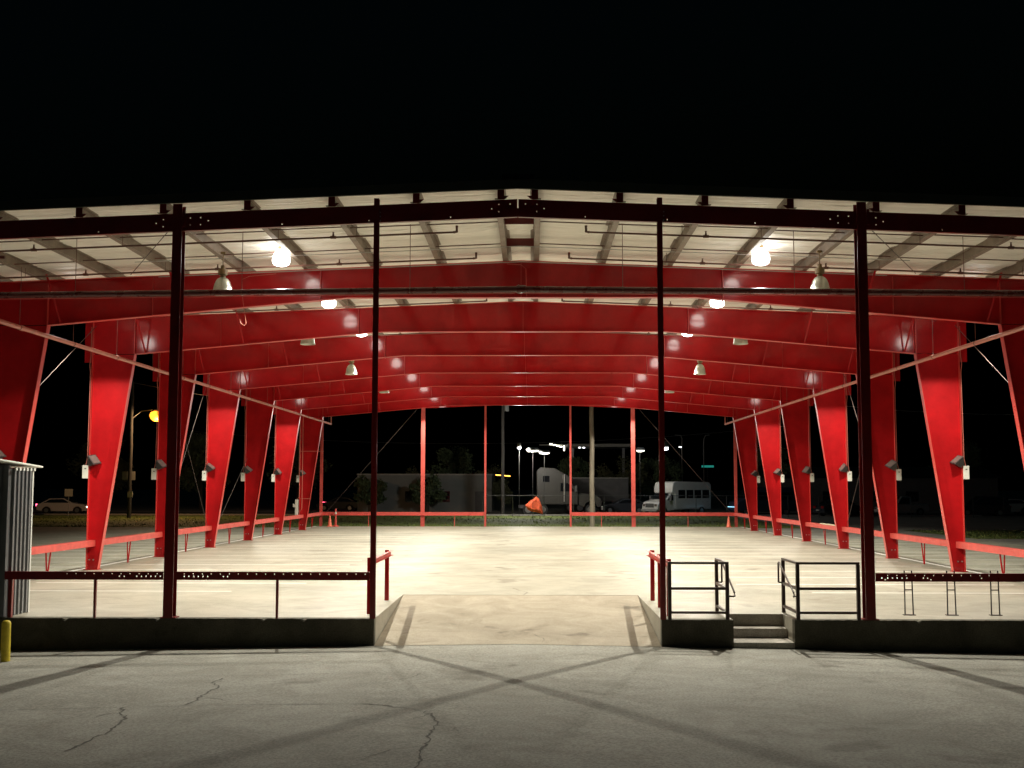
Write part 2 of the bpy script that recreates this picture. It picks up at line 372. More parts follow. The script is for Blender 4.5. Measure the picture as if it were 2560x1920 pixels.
tag(MB().box(-90, 40, 84.6, 84.9, -.3, .04).build('kerb', M['kerb']), kind='structure')
tag(MB().quad((-90,97.3,-.083), (60,97.3,-.083), (60,100.5,-.083), (-90,100.5,-.083)).build('pavement', M['kerb']), kind='structure')

# ------------------------------------------------------------------ the pavilion
pav = tag(empty('steel_pavilion', (0,0,0)), 'open sided red steel pavilion with low gabled roof over a bright floor', 'pavilion')
ZT = 8.10
def zt(x): return ZT - .04*abs(x)
def ibeam_v(b, x, y, z0, z1, w, d, t=.012):      # vertical I column: flanges face +-y
    b.box(x-w/2, x+w/2, y, y+t, z0, z1); b.box(x-w/2, x+w/2, y+d-t, y+d, z0, z1); b.box(x-t/2, x+t/2, y+t+.0005, y+d-t-.0005, z0, z1)
def rafter(Y, parent):
    b = MB(); t = .007
    poly = [(-13.1, zt(13.1)), (0, ZT), (13.1, zt(13.1)), (13.1, 6.5), (11.82, 6.5), (4.3, 7.18), (-4.3, 7.18), (-11.82, 6.5), (-13.1, 6.5)]
    b.prism([(x, z-.008 if z > 7.4 else z+.008) for x, z in poly], 'y', Y-t, Y+t)
    return b.build('rafter', M['red'], parent)
frames = []
for k in range(1, 8):
    Y = k*B
    rf = rafter(Y, pav); rf.name = 'rigid_frame'
    # flanges
    b = MB()
    for sx in (-1, 1):
        b.bar((0, Y, ZT), (sx*13.1, Y, zt(13.1)), .2, .014)
        b.bar((sx*4.3, Y, 7.18), (sx*11.82, Y, 6.5), .2, .014)
        b.bar((sx*5.0, Y, 7.08), (sx*5.0, Y, 7.88), .012, .19)
        b.bar((sx*11.82, Y, 6.52), (sx*11.82, Y, 7.6), .012, .18)
        b.bar((sx*9.2, Y, 6.75), (sx*9.2, Y, 7.7), .010, .10)
    b.bar((-4.3, Y, 7.18), (4.3, Y, 7.18), .2, .014)
    b.bar((0, Y, 7.2), (0, Y, 8.08), .012, .12)
    b.build('flange', M['flange'], rf)
    for sx in (-1, 1):
        c = MB(); t = .007
        c.prism([(sx*13.09, .02), (sx*12.76, .02), (sx*11.82, 6.49), (sx*13.09, 6.49)], 'y', Y-t, Y+t)
        c.box(min(sx*13.11,sx*13.36), max(sx*13.11,sx*13.36), Y-t, Y+t, 6.25, 7.55)
        c.box(min(sx*13.16,sx*12.70), max(sx*13.16,sx*12.70), Y-.13, Y+.13, 0, .02)
        cc = c.build('column', M['red'], rf)
        f = MB(); f.bar((sx*12.75, Y, .02), (sx*11.81, Y, 6.49), .014, .2, up=(0,1,0)); f.bar((sx*13.1, Y, .02), (sx*13.1, Y, 7.57), .014, .2, up=(0,1,0))
        f.build('flange', M['flange'], cc)
        for bx in (.08, .20): MB().disc((sx*(13.1-bx), Y-.03, .30), .02, (0,1,0), .05, 6).build('bolt', M['galv'], cc)
        for X0, dy in ((11.6, -.75), (8.6, -.7)):
            zb_ = 7.18 - (X0-.15-4.3)*(.68/7.52)
            MB().bar((sx*X0, Y+dy, zt(X0)+.02), (sx*(X0-.12), Y-.07, zb_+.02), .05, .012).build('flange_brace', M['red'], rf)
    frames.append(rf)

# front gable: beam with bolt holes, columns, posts
hp = []
for sx in (-1, 1):
    for hx, rowz in ((.15,.09),(.15,.23),(.37,.09),(.37,.23),(.51,.17),(6.2,.10),(6.2,.24),(6.4,.10),(6.4,.24),(6.05,.17),(6.93,.11),(7.07,.18),(6.93,.25),(1.31,.30),(2.9,.30),(4.6,.30),(8.2,.30)):
        hp.append((sx*hx, ZT-.02-.04*hx-rowz))
for sx in (-1, 1):
    zf = lambda x: ZT-.02-.04*abs(x)
    a, b_ = (-13.1, -.012) if sx < 0 else (.012, 13.1)
    outer = [(a, zf(a)), (b_, zf(b_)), (b_, zf(b_)-.35), (a, zf(a)-.35)]
    holes = []
    for hx, hz in hp:
        if a+.05 < hx < b_-.05: holes.append([(hx-.011, hz-.011), (hx-.011, hz+.011), (hx+.011, hz+.011), (hx+.011, hz-.011)])
    b = MB().prism(outer, 'y', 0.0, .008, holes)
    x0 = min(abs(a), abs(b_)); 
    b.bar((sx*x0, .05, zf(x0)-.004), (sx*13.1, .05, zf(13.1)-.004), .084, .008)
    b.bar((sx*x0, .05, zf(x0)-.346), (sx*13.1, .05, zf(13.1)-.346), .084, .008)
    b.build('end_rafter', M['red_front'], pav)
MB().box(-.30, .30, -.012, -.002, ZT-.34, ZT-.20).build('splice_plate', M['red_front'], pav)
for sx in (-1, 1):
    c = MB(); ibeam_v(c, sx*6.65, -.26, 0.02, ZT-.10, .185, .25, .014); c.box(sx*6.65-.14, sx*6.65+.14, -.0, .012, -.0, .0005)
    c.v = [(x, y+.26+.02, z) for x, y, z in c.v] if False else c.v
    # stand the column on the wall top: shift back so its front flange is flush with the beam face
    c.v = [(x, y+.255-.01, z) if z < 1e9 else (x, y, z) for x, y, z in c.v]
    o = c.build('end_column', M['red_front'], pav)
    k = MB().box(sx*6.65-.15, sx*6.65+.15, -.02+.0, .26, .002, .02); k.build('base_plate', M['red_front'], o)
    q = MB().box(sx*6.65+.10, sx*6.65+.15, -.03, -.003, ZT-.55, ZT-.24) ; q.build('clip', M['red_front'], o)
    c = MB(); ibeam_v(c, sx*2.755, -.012, 0.0, ZT-.0, .10, .11, .008)
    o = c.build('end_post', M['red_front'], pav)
    for z in (7.66, 7.74, 7.82): MB().disc((sx*2.755+.075, -.01, z), .013, (0,1,0), .03, 6).build('bolt', M['galv'], o)
# back gable
for sx in (-1, 1):
    for X, w in ((6.62, .24), (2.68, .12), (13.03, .16)):
        c = MB(); ibeam_v(c, sx*X, 52.78, 0, zt(X)-.35, w, .2, .012); c.build('end_post', M['salmon'], pav)
    zf = lambda x: zt(x)-.05
    MB().prism([(0, zf(0)), (sx*13.1, zf(13.1)), (sx*13.1, zf(13.1)-.36), (0, zf(0)-.36)], 'y', 52.76, 52.775).build('end_rafter', M['red'], pav)
    gr = MB(); a, b_ = sorted((sx*2.74, sx*12.95)); gr.box(a, b_, 52.70, 52.755, .69, .90); gr.box(a, b_, 52.62, 52.699, .69, .70)
    o = gr.build('wall_girt', M['salmon'], pav)
    for X in (4.6, 10.0): MB().box(sx*X-.02, sx*X+.02, 52.71, 52.75, 0, .688).build('strut', M['salmon'], o)
    MB().tube([(sx*7.03, 52.7, 7.34), (sx*12.6, 52.7, .95)], .011, 6).build('brace_rod', M['rod'], pav)

# purlins (Z sections), with clips on the front beam
PX = [.33 + 1.65*k for k in range(8)]
for X in PX:
    for sx in (-1, 1):
        z0 = zt(X); b = MB(); x = sx*X
        b.box(x-.004, x+.004, -.02, 52.9, z0+.008, z0+.208)
        b.box(x+.005 if sx > 0 else x-.12, x+.12 if sx > 0 else x-.005, -.02, 52.9, z0, z0+.007)
        b.box(x-.09 if sx > 0 else x+.005, x-.005 if sx > 0 else x+.09, -.02, 52.9, z0+.209, z0+.216)
        o = b.build('purlin', M['purlin'], pav)
        c = MB(); c.box(x-.065, x+.065, -.035, -.022, z0-.02, z0+.20)
        c.prism([(x+sx*-.066, z0-.02), (x+sx*-.066, z0+.05), (x-sx*.15, z0+.05)], 'y', -.035, -.022)
        c.build('end_clip', M['red_front'], o)
for sx in (-1, 1):
    x = sx*13.1; b = MB(); z0 = zt(13.1); b.box(x-.005, x+.005, 0, 52.9, z0, z0+.21); b.box(min(x,x-sx*.1), max(x,x-sx*.1), 0, 52.9, z0+.001, z0+.008)
    b.build('eave_strut', M['purlin'], pav)
# sag rods and the two channel blocks under the ridge
for k in range(8):
    for fr in (.335, .70):
        y = k*B + fr*B; b = MB()
        for sx in (-1, 1):
            allx = PX + [13.1]
            for a, c in zip(allx[:-1], allx[1:]):
                yy = y + random.uniform(-.08, .08)
                b.bar((sx*(a+.01), yy, zt(a)+.06), (sx*(c-.01), yy, zt(c)+.06), .022)
        b.build('sag_rod', M['thinpipe'], pav)
        c = MB(); c.box(-.315, .315, y-.004, y+.004, ZT-.03, ZT+.17); c.box(-.315, .315, y+.005, y+.05, ZT+.03, ZT+.037)
        c.build('ridge_block', M['red_front'], pav)
# insulation liner: pillows between purlins, creased across
L_ = MB(); ny = 420
edges = sorted([-13.4, 13.4] + [sx*X for X in PX for sx in (-1, 1)])
gx = []
for a, c in zip(edges[:-1], edges[1:]): gx += [(a + (c-a)*i/10, i/10, edges.index(a), min(1, (c-a)/1.5)) for i in range(10)]
gx.append((13.4, 0, 0, 0)); nx = len(gx)-1
def liner_z(x, u, i, wd, y):
    p = math.sin(math.pi*u)**.8 * wd; ph = i*1.9; yy = ((y + .10*math.sin(ph*2)) % B)/B
    g_ = lambda c, w_: math.exp(-((yy-c)/w_)**2)
    fold = g_(.16,.045)*.55 + g_(.52,.07)*1.0 + g_(.86,.05)*.7
    fine = math.sin(y*9.3 + 2.1*x + ph) * math.sin(y*3.1 + ph*.7)
    return ZT + .211 - .04*abs(x) - p*(.012 + .10*fold*(.7+.5*math.sin(ph+y*.4)) + .010*fine) + .004*math.sin(y*23 + i)*p
for j in range(ny+1):
    y = -.02 + 52.9*j/ny
    for x, u, i, wd in gx: L_.v.append((x, y, liner_z(x, u, i, wd, y)))
for j in range(ny):
    for i in range(nx): L_.f.append((j*(nx+1)+i, j*(nx+1)+i+1, (j+1)*(nx+1)+i+1, (j+1)*(nx+1)+i))
o = L_.build('ceiling_liner', M['liner'], pav, smooth=False, normals=False)
for p in o.data.polygons: p.use_smooth = True
rb = MB(); zr = ZT + .235
for sx in (-1, 1):
    rb.hexa([(0,-.25,zr), (sx*13.6,-.25,zr-.544), (sx*13.6,53.3,zr-.544), (0,53.3,zr), (0,-.25,zr+.05), (sx*13.6,-.25,zr-.494), (sx*13.6,53.3,zr-.494), (0,53.3,zr+.05)])
rb.build('roof_panel', M['roof'], pav)
for Y0, Y1 in ((-.31, -.255), (53.305, 53.36)):
    f = MB()
    for sx in (-1, 1):
        f.prism([(0, ZT+.115), (sx*13.65, ZT+.115-.546), (sx*13.65, ZT+.30-.546), (0, ZT+.30)], 'y', Y0, Y1)
    f.build('fascia', M['roof'], pav)
v = MB(); v.box(-.16, .16, .6, 1.1, ZT+.28, ZT+.44); v.box(-.32, .32, .45, 1.25, ZT+.50, ZT+.60); v.box(-.12, .12, .7, 1.0, ZT+.44, ZT+.50)
v.build('ridge_vent', M['fixture'], pav)

# front girts with punched holes
def front_girt(x0, x1, holes, posts):
    hs = [[(x-r_, z-r_), (x-r_, z+r_), (x+r_, z+r_), (x+r_, z-r_)] for x, z, r_ in holes]
    b = MB().prism([(x0,.72),(x1,.72),(x1,.875),(x0,.875)], 'y', .022, .028, hs)
    b.box(x0, x1, .0285, .09, .868, .875); b.box(x0, x1, .0285, .09, .72, .727)
    o = b.build('wall_girt', M['red_front'], pav)
    for X, w in posts:
        MB().hexa([(X-w*.4,.03,.0),(X+w*.4,.03,.0),(X+w*.4,.036+w,.0),(X-w*.4,.036+w,.0),(X-w*.5,.03,.718),(X+w*.5,.03,.718),(X+w*.5,.036+w,.718),(X-w*.5,.036+w,.718)]).build('strut', M['red_front'], o)
tiny = [(x, .835, .009) for x in [-8.61+.173*i for i in range(0, 34)] if abs(x+6.65) > .12]
big = [(x, .785, .012) for x in (-7.6,-7.51,-7.27,-7.18,-7.09,-7.0,-6.91,-6.82,-6.36,-6.27,-6.18,-6.09,-6.0,-5.91,-5.61,-5.53)]
front_girt(-9.81, -6.76, [h for h in tiny+big if -9.7 < h[0] < -6.79], [(-9.70,.08), (-8.07,.05)])
front_girt(-6.54, -2.82, [h for h in tiny+big if -6.5 < h[0] < -2.9], [(-4.58,.05)])
tiny = [(x, .835, .009) for x in [6.99+.173*i for i in range(12)]]
big = [(x, .785, .012) for x in (6.88,6.99,7.08,7.17,7.26,7.35,7.66,7.74,8.75)] + [(6.94,.755,.012),(7.80,.755,.012)]
front_girt(6.76, 13.0, tiny+big, [(12.0,.05)])
# side girts and their V struts
for k in range(0, 8):
    for sx in (-1, 1):
        y0, y1 = k*B+.02, (k+1)*B-.02; b = MB()
        a, c = sorted((sx*13.08, sx*12.86)); b.box(a, c, y0, y1, .875, .885)
        a, c = sorted((sx*12.855, sx*12.865)); b.box(a, c, y0, y1, .70, .886)
        a, c = sorted((sx*12.92, sx*12.925)); b.box(a, c, y0, y1, .80, .874)
        a, c = sorted((sx*12.87, sx*12.95)); b.box(a, c, y0, y1, .70, .706)
        o = b.build('wall_girt', M['salmon'], pav); ym = (y0+y1)/2
        v = MB(); v.bar((sx*12.95, ym-.16, .699), (sx*12.98, ym, .01), .035); v.bar((sx*12.95, ym+.16, .699), (sx*12.98, ym+.036, .01), .035)
        v.build('strut', M['red'], o)
for sx in (-1, 1):
    for (y0, z0, y1, z1) in ((26.3, 7.3, 19.9, .75), (19.9, 7.15, 26.3, .8), (13.1, 7.35, 6.7, 3.95)):
        MB().tube([(sx*13.0, y0, z0), (sx*13.0, y1, z1)], .010, 6).build('brace_rod', M['rod'], pav)
    MB().tube([(sx*6.87, .12, 7.48), (sx*9.75, 6.5, 7.76)], .009, 6).build('brace_rod', M['rod'], pav)
MB().tube([(-13.0, 32.9, 3.8), (-13.0, 26.5, .2)], .010, 6).build('brace_rod', M['rod'], pav)
# light conduits pinned under the roof
for y, z in ((4.55, ZT-.03), (6.35, ZT-.06)):
    b = MB()
    for sx in (-1, 1): b.tube([(0, y, z), (sx*5.3, y, z-.04*5.3), (sx*9, y, z-.36)], .010, 6)
    b.build('conduit', M['galv'], pav)
MB().tube([(-.35,6.53,8.02),(.0,6.53,8.0),(.12,6.53,7.9),(.14,6.53,7.22)], .010, 6).build('conduit', M['salmon'], pav)
MB().tube([(-6.08,6.4,7.76),(-6.75,6.4,7.70),(-6.93,6.4,7.62),(-6.90,6.4,7.11),(-6.80,6.38,6.52),(-6.84,6.38,6.46),(-6.93,6.38,6.52),(-6.96,6.38,6.62)], .0055, 6).build('hanging_cable', M['pipe'], pav)

# ------------------------------------------------------------------ pipes
mp = tag(empty('sprinkler_main', (0, 2.8, 6.72)), 'thick dark maroon sprinkler main crossing the front bay below the roof', 'pipe')
b = MB()
for sx in (-1, 1): b.tube([(0,0,.05), (sx*13.0,0,-.08)], .066, 14)
b.build('pipe', M['darkpipe'], mp, smooth=True)
b = MB().tube([(-.06,0,.05),(.14,0,.05)], .085, 14); b.tube([(-.03,0,.05),(0,0,.05)], .1, 14); b.build('coupling', M['darkpipe'], mp, smooth=True)
b = MB()
for sx in (-1, 1): b.tube([(sx*.1,0,-.035), (sx*13.0,0,-.165)], .012, 6)
b.build('conduit', M['salmon'], mp)  # coral line drawn under the main for its floor-lit lower edge
for X in (-9.7,-6.05,-2.38,2.24,5.95,9.6):
    b = MB().tube([(X,0,-.01*abs(X)-.04), (X,0,zt(X)+.2-6.72)], .007, 6); b.tube([(X-.012,0,.05-.01*abs(X)),(X+.012,0,.05-.01*abs(X))], .074, 12)
    b.build('hanger', M['thinpipe'], mp)
for bay in (0, 1, 2):
    for yo in (2.1, 5.1):
        for sx in (-1, 1):
            y = bay*B + yo; X0 = (1.32 if yo < 3 else 1.05) + (.1 if sx > 0 else 0)
            zz = lambda X: 7.93 - .04*X
            side = 'left' if sx < 0 else 'right'; w = 'front' if yo < 3 else 'rear'
            t = tag(empty('sprinkler_branch', (sx*X0, y, zz(X0))), f'thin brown sprinkler pipe under the {side} roof slope, {w} one of the {ORD[bay]} bay', 'pipe', 'thin sprinkler branch pipes under the roof')
            def lc(p): return (p[0]-sx*X0, p[1]-y, p[2]-zz(X0))
            MB().tube([lc((sx*X0, y, zz(X0)+.11)), lc((sx*X0, y, zz(X0)+.02)), lc((sx*(X0+.05), y, zz(X0))), lc((sx*12.8, y, zz(12.8)))], .021, 8).build('pipe', M['thinpipe'], t, smooth=True)
            MB().tube([lc((sx*X0, y, zz(X0)+.14)), lc((sx*X0, y, zz(X0)+.01)), lc((sx*(X0+.07), y, zz(X0)-.001))], .03, 8).build('elbow', M['thinpipe'], t)
            for X in (3.95+.35*(yo > 3), 7.2, 10.35):
                h = MB().tube([lc((sx*X, y, zz(X))), lc((sx*X, y, zz(X)+.10))], [.03, .014], 8); h.disc(lc((sx*X, y, zz(X)+.11)), .024, (0,0,1), .006, 8); h.bar(lc((sx*X-.06, y, zz(X)+.0)), lc((sx*X+.06, y, zz(X))), .055)
                h.build('sprinkler_head', M['thinpipe'], t)
            for X in (3.45, 5.12, 8.45, 11.8):
                MB().tube([lc((sx*X, y, zz(X))), lc((sx*X, y, zt(X)+.05))], .006, 6).build('hanger', M['thinpipe'], t)
for sx, side in ((-1, 'left'), (1, 'right')):
    t = tag(empty('side_pipe', (sx*11.72, -.5, 6.2)), f'long pinkish pipe running front to back along the {side} row of columns', 'pipe', 'long side pipes under the eaves')
    b = MB().tube([(0, .6, 0), (0, 48.9, 0)], .055, 12); b.tube([(0, 48.9, 0), (0, 48.95, .0), (0, 48.97, .42)], .03, 8); b.build('pipe', M['pipe'], t, smooth=True)
    for k in range(15):
        y = 1.9 + 3.3*k; X = 11.72
        h = MB().tube([(0, y-.015, 0), (0, y+.015, 0)], .063, 12); h.tube([(0, y, .05), (0, y, zt(X)-6.2)], .007, 6)
        h.build('hanger', M['thinpipe'], t)
    for k in range(7):
        y = 5.3 + 6.6*k
        MB().tube([(0, y-.1, 0), (0, y+.1, 0)], .066, 12).build('coupling', M['pipe'], t, smooth=True)
    # short tube stub near the outer eave
    t = tag(empty('strip_tube', (sx*12.3, 2.4, 7.42)), f'short dark tube hung high at the {side} eave of the front bay', 'pipe', 'short eave tubes')
    MB().tube([(-1.2, 0, 0), (1.2, 0, 0)], .035, 10).build('tube', M['darkpipe'], t); MB().tube([(-sx*1.0, 0, 0), (-sx*1.0, 0, .3)], .007, 6).build('hanger', M['thinpipe'], t)

# ------------------------------------------------------------------ lamps
bellprof = [(.035,.40),(.07,.395),(.115,.37),(.155,.32),(.19,.24),(.212,.14),(.222,.04),(.232,.02),(.24,0.),(.235,-.006),(.224,.012),(.212,.05),(.20,.13),(.175,.23),(.14,.31),(.1,.35),(.03,.37)]
def make_lamp(lit, drop):
    t = empty('high_bay_lamp', (0,0,0))
    if lit:
        MB().lathe([(.03,.31),(.07,.305),(.12,.275),(.165,.22),(.195,.14),(.205,.06),(.19,-.01),(.14,-.05),(.07,-.07),(0,-.075)], n=28).build('lamp_shade', M['lit'], t, smooth=True)
        MB().lathe([(.0,.39),(.06,.39),(.07,.38),(.07,.33),(.05,.318),(.0,.312)], n=16).build('ballast', M['ballast'], t)
        MB().box(-.20,.0,-.02,.02,.35,.37).build('hanger', M['ballast'], t)
        return t
    MB().lathe(bellprof, n=28).build('lamp_shade', M['lit'] if lit else M['bell'], t, smooth=True)
    b = MB().lathe([(.0,.68),(.05,.68),(.055,.66),(.055,.60),(.105,.59),(.11,.57),(.11,.47),(.09,.455),(.06,.45),(.06,.395),(.0,.39)], n=16); b.build('ballast', M['ballast'], t)
    b = MB().tube([(0,0,.67),(0,0,drop)], .014, 6); b.box(-.05,.05,-.03,.03,drop-.05,drop); b.build('hanger', M['ballast'], t)
    if not lit:
        b = MB().lathe([(.0,.30),(.05,.29),(.06,.2),(.045,.09),(.0,.06)], n=12); b.build('bulb', M['lens'], t, smooth=True)
    return t
def batwing(ld):      # a high-bay reflector throws more light sideways than straight down
    ld.use_nodes = True; nt = ld.node_tree; N = nt.nodes; em = N['Emission']
    tc = N.new('ShaderNodeTexCoord'); sp = N.new('ShaderNodeSeparateXYZ'); nt.links.new(tc.outputs['Normal'], sp.inputs[0])
    ab = N.new('ShaderNodeMath'); ab.operation = 'ABSOLUTE'; nt.links.new(sp.outputs['Z'], ab.inputs[0])
    ad = N.new('ShaderNodeMath'); ad.operation = 'ADD'; ad.inputs[1].default_value = .22; nt.links.new(ab.outputs[0], ad.inputs[0])
    dv = N.new('ShaderNodeMath'); dv.operation = 'DIVIDE'; dv.inputs[0].default_value = .56; nt.links.new(ad.outputs[0], dv.inputs[1])
    mr = N.new('ShaderNodeMapRange'); mr.interpolation_type = 'SMOOTHSTEP'; mr.inputs['From Min'].default_value = .12; mr.inputs['From Max'].default_value = .78
    nt.links.new(ab.outputs[0], mr.inputs['Value']); ml = N.new('ShaderNodeMath'); ml.operation = 'MULTIPLY'
    nt.links.new(dv.outputs[0], ml.inputs[0]); nt.links.new(mr.outputs[0], ml.inputs[1]); nt.links.new(ml.outputs[0], em.inputs['Strength'])
def lampspot(o, P, z=-.02, ang=144):
    ld = bpy.data.lights.new('lamp_light', 'SPOT'); ld.energy = P; ld.color = (1, .95, .80); ld.spot_size = R(ang); ld.spot_blend = .12; ld.shadow_soft_size = .05
    batwing(ld)
    l = bpy.data.objects.new('lamp_light', ld); col.objects.link(l); l.parent = o; l.location = (0, 0, z-.20); return l
P_IN = 2450; P_EV = 1250
protoL = make_lamp(True, .62); protoU = make_lamp(False, 1.0)
usedL = usedU = False
for k in range(8):
    for sx, side in ((-1, 'left'), (1, 'right')):
        y = 4.55 + k*B; o = protoL if not usedL else copy_tree(protoL); usedL = True
        o.location = (sx*5.57, y, 7.68)
        tag(o, f'glowing white bell lamp in the {ORD[k]} bay from the front, inner {side} row', 'lamp', 'high bay lamps under the pavilion roof')
        if k in (1, 3, 5):
            o2 = copy_tree(protoL); o2.location = (sx*12.5, 3.3+k*B, 7.12)
            tag(o2, f'glowing white bell lamp close under the {side} eave in the {ORD[k]} bay from the front', 'lamp', 'high bay lamps under the pavilion roof')
        if k in (0, 2, 3, 5):
            o3 = protoU if not usedU else copy_tree(protoU); usedU = True
            o3.location = (sx*6.86, (4.3 if k in (0, 3) else 1.65)+k*B, 6.90 if k in (0, 3) else 7.0)
            tag(o3, f'unlit silver bell lamp in the {ORD[k]} bay from the front, outer {side} row', 'lamp', 'unlit bell lamps under the pavilion roof')
for o in [o for o in col.objects if o.type == 'EMPTY' and o.name.startswith('high_bay_lamp') and 'glowing' in o.get('label', '')]:
    lampspot(o, P_EV if abs(o.location.x) > 10 else P_IN*(1.45 if o.location.y < 6 else .9))

# column flood lights with boxes
def flood(sx):
    t = empty('flood_light')
    # truncated pyramid head, tilted so the lens looks up and inwards
    ax = Vector((-sx*.62, -.25, .62)).normalized(); u = ax.cross(Vector((0,1,0))).normalized(); w = u.cross(ax)
    c0 = Vector((0,0,-.04)); b = MB(); pts = []
    for d, r_ in ((-.13, .07), (.10, .165)):
        for a, e in ((-1,-1),(1,-1),(1,1),(-1,1)): pts.append(c0 + ax*d + u*a*r_ + w*e*r_)
    b.hexa(pts); b.hexa([c0 + ax*d + u*a*.175 + w*e*.175 for d in (.10, .125) for a, e in ((-1,-1),(1,-1),(1,1),(-1,1))])
    b.build('housing', M['fixture'], t, bevel=.012)
    MB().hexa([c0 + ax*d + u*a*.14 + w*e*.14 for d in (.1255, .13) for a, e in ((-1,-1),(1,-1),(1,1),(-1,1))]).build('lens', M['lens'], t)
    MB().bar((sx*.06,.02,-.08),(sx*.10,.12,-.16),.05).build('bracket', M['fixture'], t)
    return t
def boxunit(sx):
    t = empty('switch_box')
    MB().box(-.09,.09,-.05,.05,-.2,.2).build('enclosure', M['white_box'], t, bevel=.008)
    MB().box(-.02,.03,-.056,-.051,.08,.11).build('latch', M['fixture'], t)
    b = MB().tube([(-sx*.0,0,.2),(-sx*.01,0,.27),(-sx*.05,-.02,.42),(-sx*.06,-.02,3.0),(-sx*.03,-.02,3.25),(-sx*.06,-.02,3.5),(-sx*.06,-.02,4.4)], .012, 6); b.build('conduit', M['pipe'], t)
    return t
for sx, side in ((-1, 'left'), (1, 'right')):
    F = Bx = None
    for k in range(1, 8):
        Y = k*B
        o = F = flood(sx) if F is None else F
        if k > 1: o = copy_tree(F)
        o.location = (sx*12.98, Y-.14, 3.27); o.rotation_euler = (random.uniform(-.12,.12), random.uniform(-.15,.15), random.uniform(-.2,.2))
        tag(o, f'dark flood light on the {ORD[k-1]} {side} column from the front', 'flood light', 'dark flood lights on the columns')
        o = Bx = boxunit(sx) if Bx is None else Bx
        if k > 1: o = copy_tree(Bx)
        o.location = (sx*13.20, Y-.06, 2.93)
        tag(o, f'white switch box beside the {ORD[k-1]} {side} column from the front', 'switch box', 'white switch boxes on the columns')
t = tag(empty('panel_box', (-12.95, 45.6, 1.2)), 'tall pale electrical panel with white conduits by the farthest left column', 'electrical panel')
MB().box(-.28,-.12,-.05,.08,-.55,.55).build('enclosure', M['white_box'], t, bevel=.01)
MB().box(-.40,-.29,-.04,.06,.12,.3).build('meter', M['white_box'], t)
for dx in (-.06, .10):
    MB().tube([(dx-.15,0,.5 if dx < 0 else -.2),(dx,0,.7 if dx < 0 else .05),(dx,0,5.4)], .02, 6).build('conduit', M['pipe'], t)
for z in (3.3, .6): MB().tube([(-.02,0,z),(1.3 if z > 2 else .6,.1,z)], .016, 6).build('crossbar', M['pipe'], t)

# ------------------------------------------------------------------ rails
for sx, side in ((-1, 'left'), (1, 'right')):
    t = tag(empty('ramp_rail', (sx*2.93, .88, 0)), f'red steel rail on posts along the {side} edge of the ramp', 'rail', 'red rails beside the ramp')
    ysr = (.0, 2.85) if sx < 0 else (-.25, 1.4, 2.95)
    for y in ysr: MB().box(-.045,.045,y-.045,y+.045,0,1.10).build('post', M['red'], t, bevel=.006)
    y0, y1 = ysr[0]-.35, ysr[-1]+.2
    b = MB(); b.box(-sx*.052-.006,-sx*.052+.006,y0,y1,.98,1.085); b.box(min(-sx*.06,-sx*.12),max(-sx*.06,-sx*.12),y0,y1,1.078,1.085); b.box(min(-sx*.06,-sx*.12),max(-sx*.06,-sx*.12),y0,y1,.98,.987)
    b.build('rail', M['salmon'], t)
def guard(xo, xi, label):        # xo: end post away from the steps, xi: at the steps
    d = 1 if xi > xo else -1
    t = tag(empty('guard_rail', (xi, .06, 0)), label, 'guard rail', 'dark guard rails beside the steps'); L0 = xo-xi
    for x, y in ((0,0),(L0,0),(0,1.32)): MB().box(x-.033,x+.033,y-.033,y+.033,0,1.035).build('post', M['black'], t, bevel=.003)
    for z, w in ((1.058,.042),(.58,.05),(.13,.045)):
        a, c = sorted((0, L0)); ex = .03
        MB().box(a+(-ex if z > 1 else ex+.001), c+(ex if z > 1 else -ex-.001), -.025, .025, z-w/2, z+w/2).build('bar', M['black'], t)
        MB().box(-.026, .026, .03 if z < 1 else .026, 1.29 if z < 1 else 1.36, z-w/2, z+w/2).build('bar', M['black'], t)
    b = MB().tube([(d*.10,1.28,.60),(d*.10,1.28,.98),(d*.10,1.22,1.0),(d*.11,-.15,.52),(d*.11,-.2,.46),(d*.10,-.1,.44)], .019, 8)
    b.tube([(d*.10,1.28,.60),(0,1.28,.60)], .017, 6); b.tube([(d*.10,-.1,.44),(0,-.0,.44)], .017, 6)
    b.build('handrail', M['black'], t)
guard(2.88, 3.97, 'dark guard rail at the left of the steps')
guard(6.44, 5.30, 'dark guard rail at the right of the steps')
def hoop():
    t = empty('bike_hoop'); b = MB()
    b.tube([(-.075,0,0),(-.072,0,.865),(.072,0,.865),(.085,0,0)], .0135, 8); b.tube([(-.075,0,.49),(.078,0,.49)], .011, 6)
    b.build('hoop', M['fixture'], t); MB().box(-.11,.12,-.05,.05,0,.015).build('base_plate', M['black'], t)
    return t
h0 = hoop()
for i, (X, nm) in enumerate(((7.65,'nearest to the steps'), (8.48,'in the middle of three'), (9.33,'farthest from the steps'))):
    o = h0 if i == 0 else copy_tree(h0); o.location = (X, .93, 0)
    tag(o, f'tall narrow grey steel hoop on the slab, {nm}', 'bike rack', 'grey steel hoops behind the right front rail')

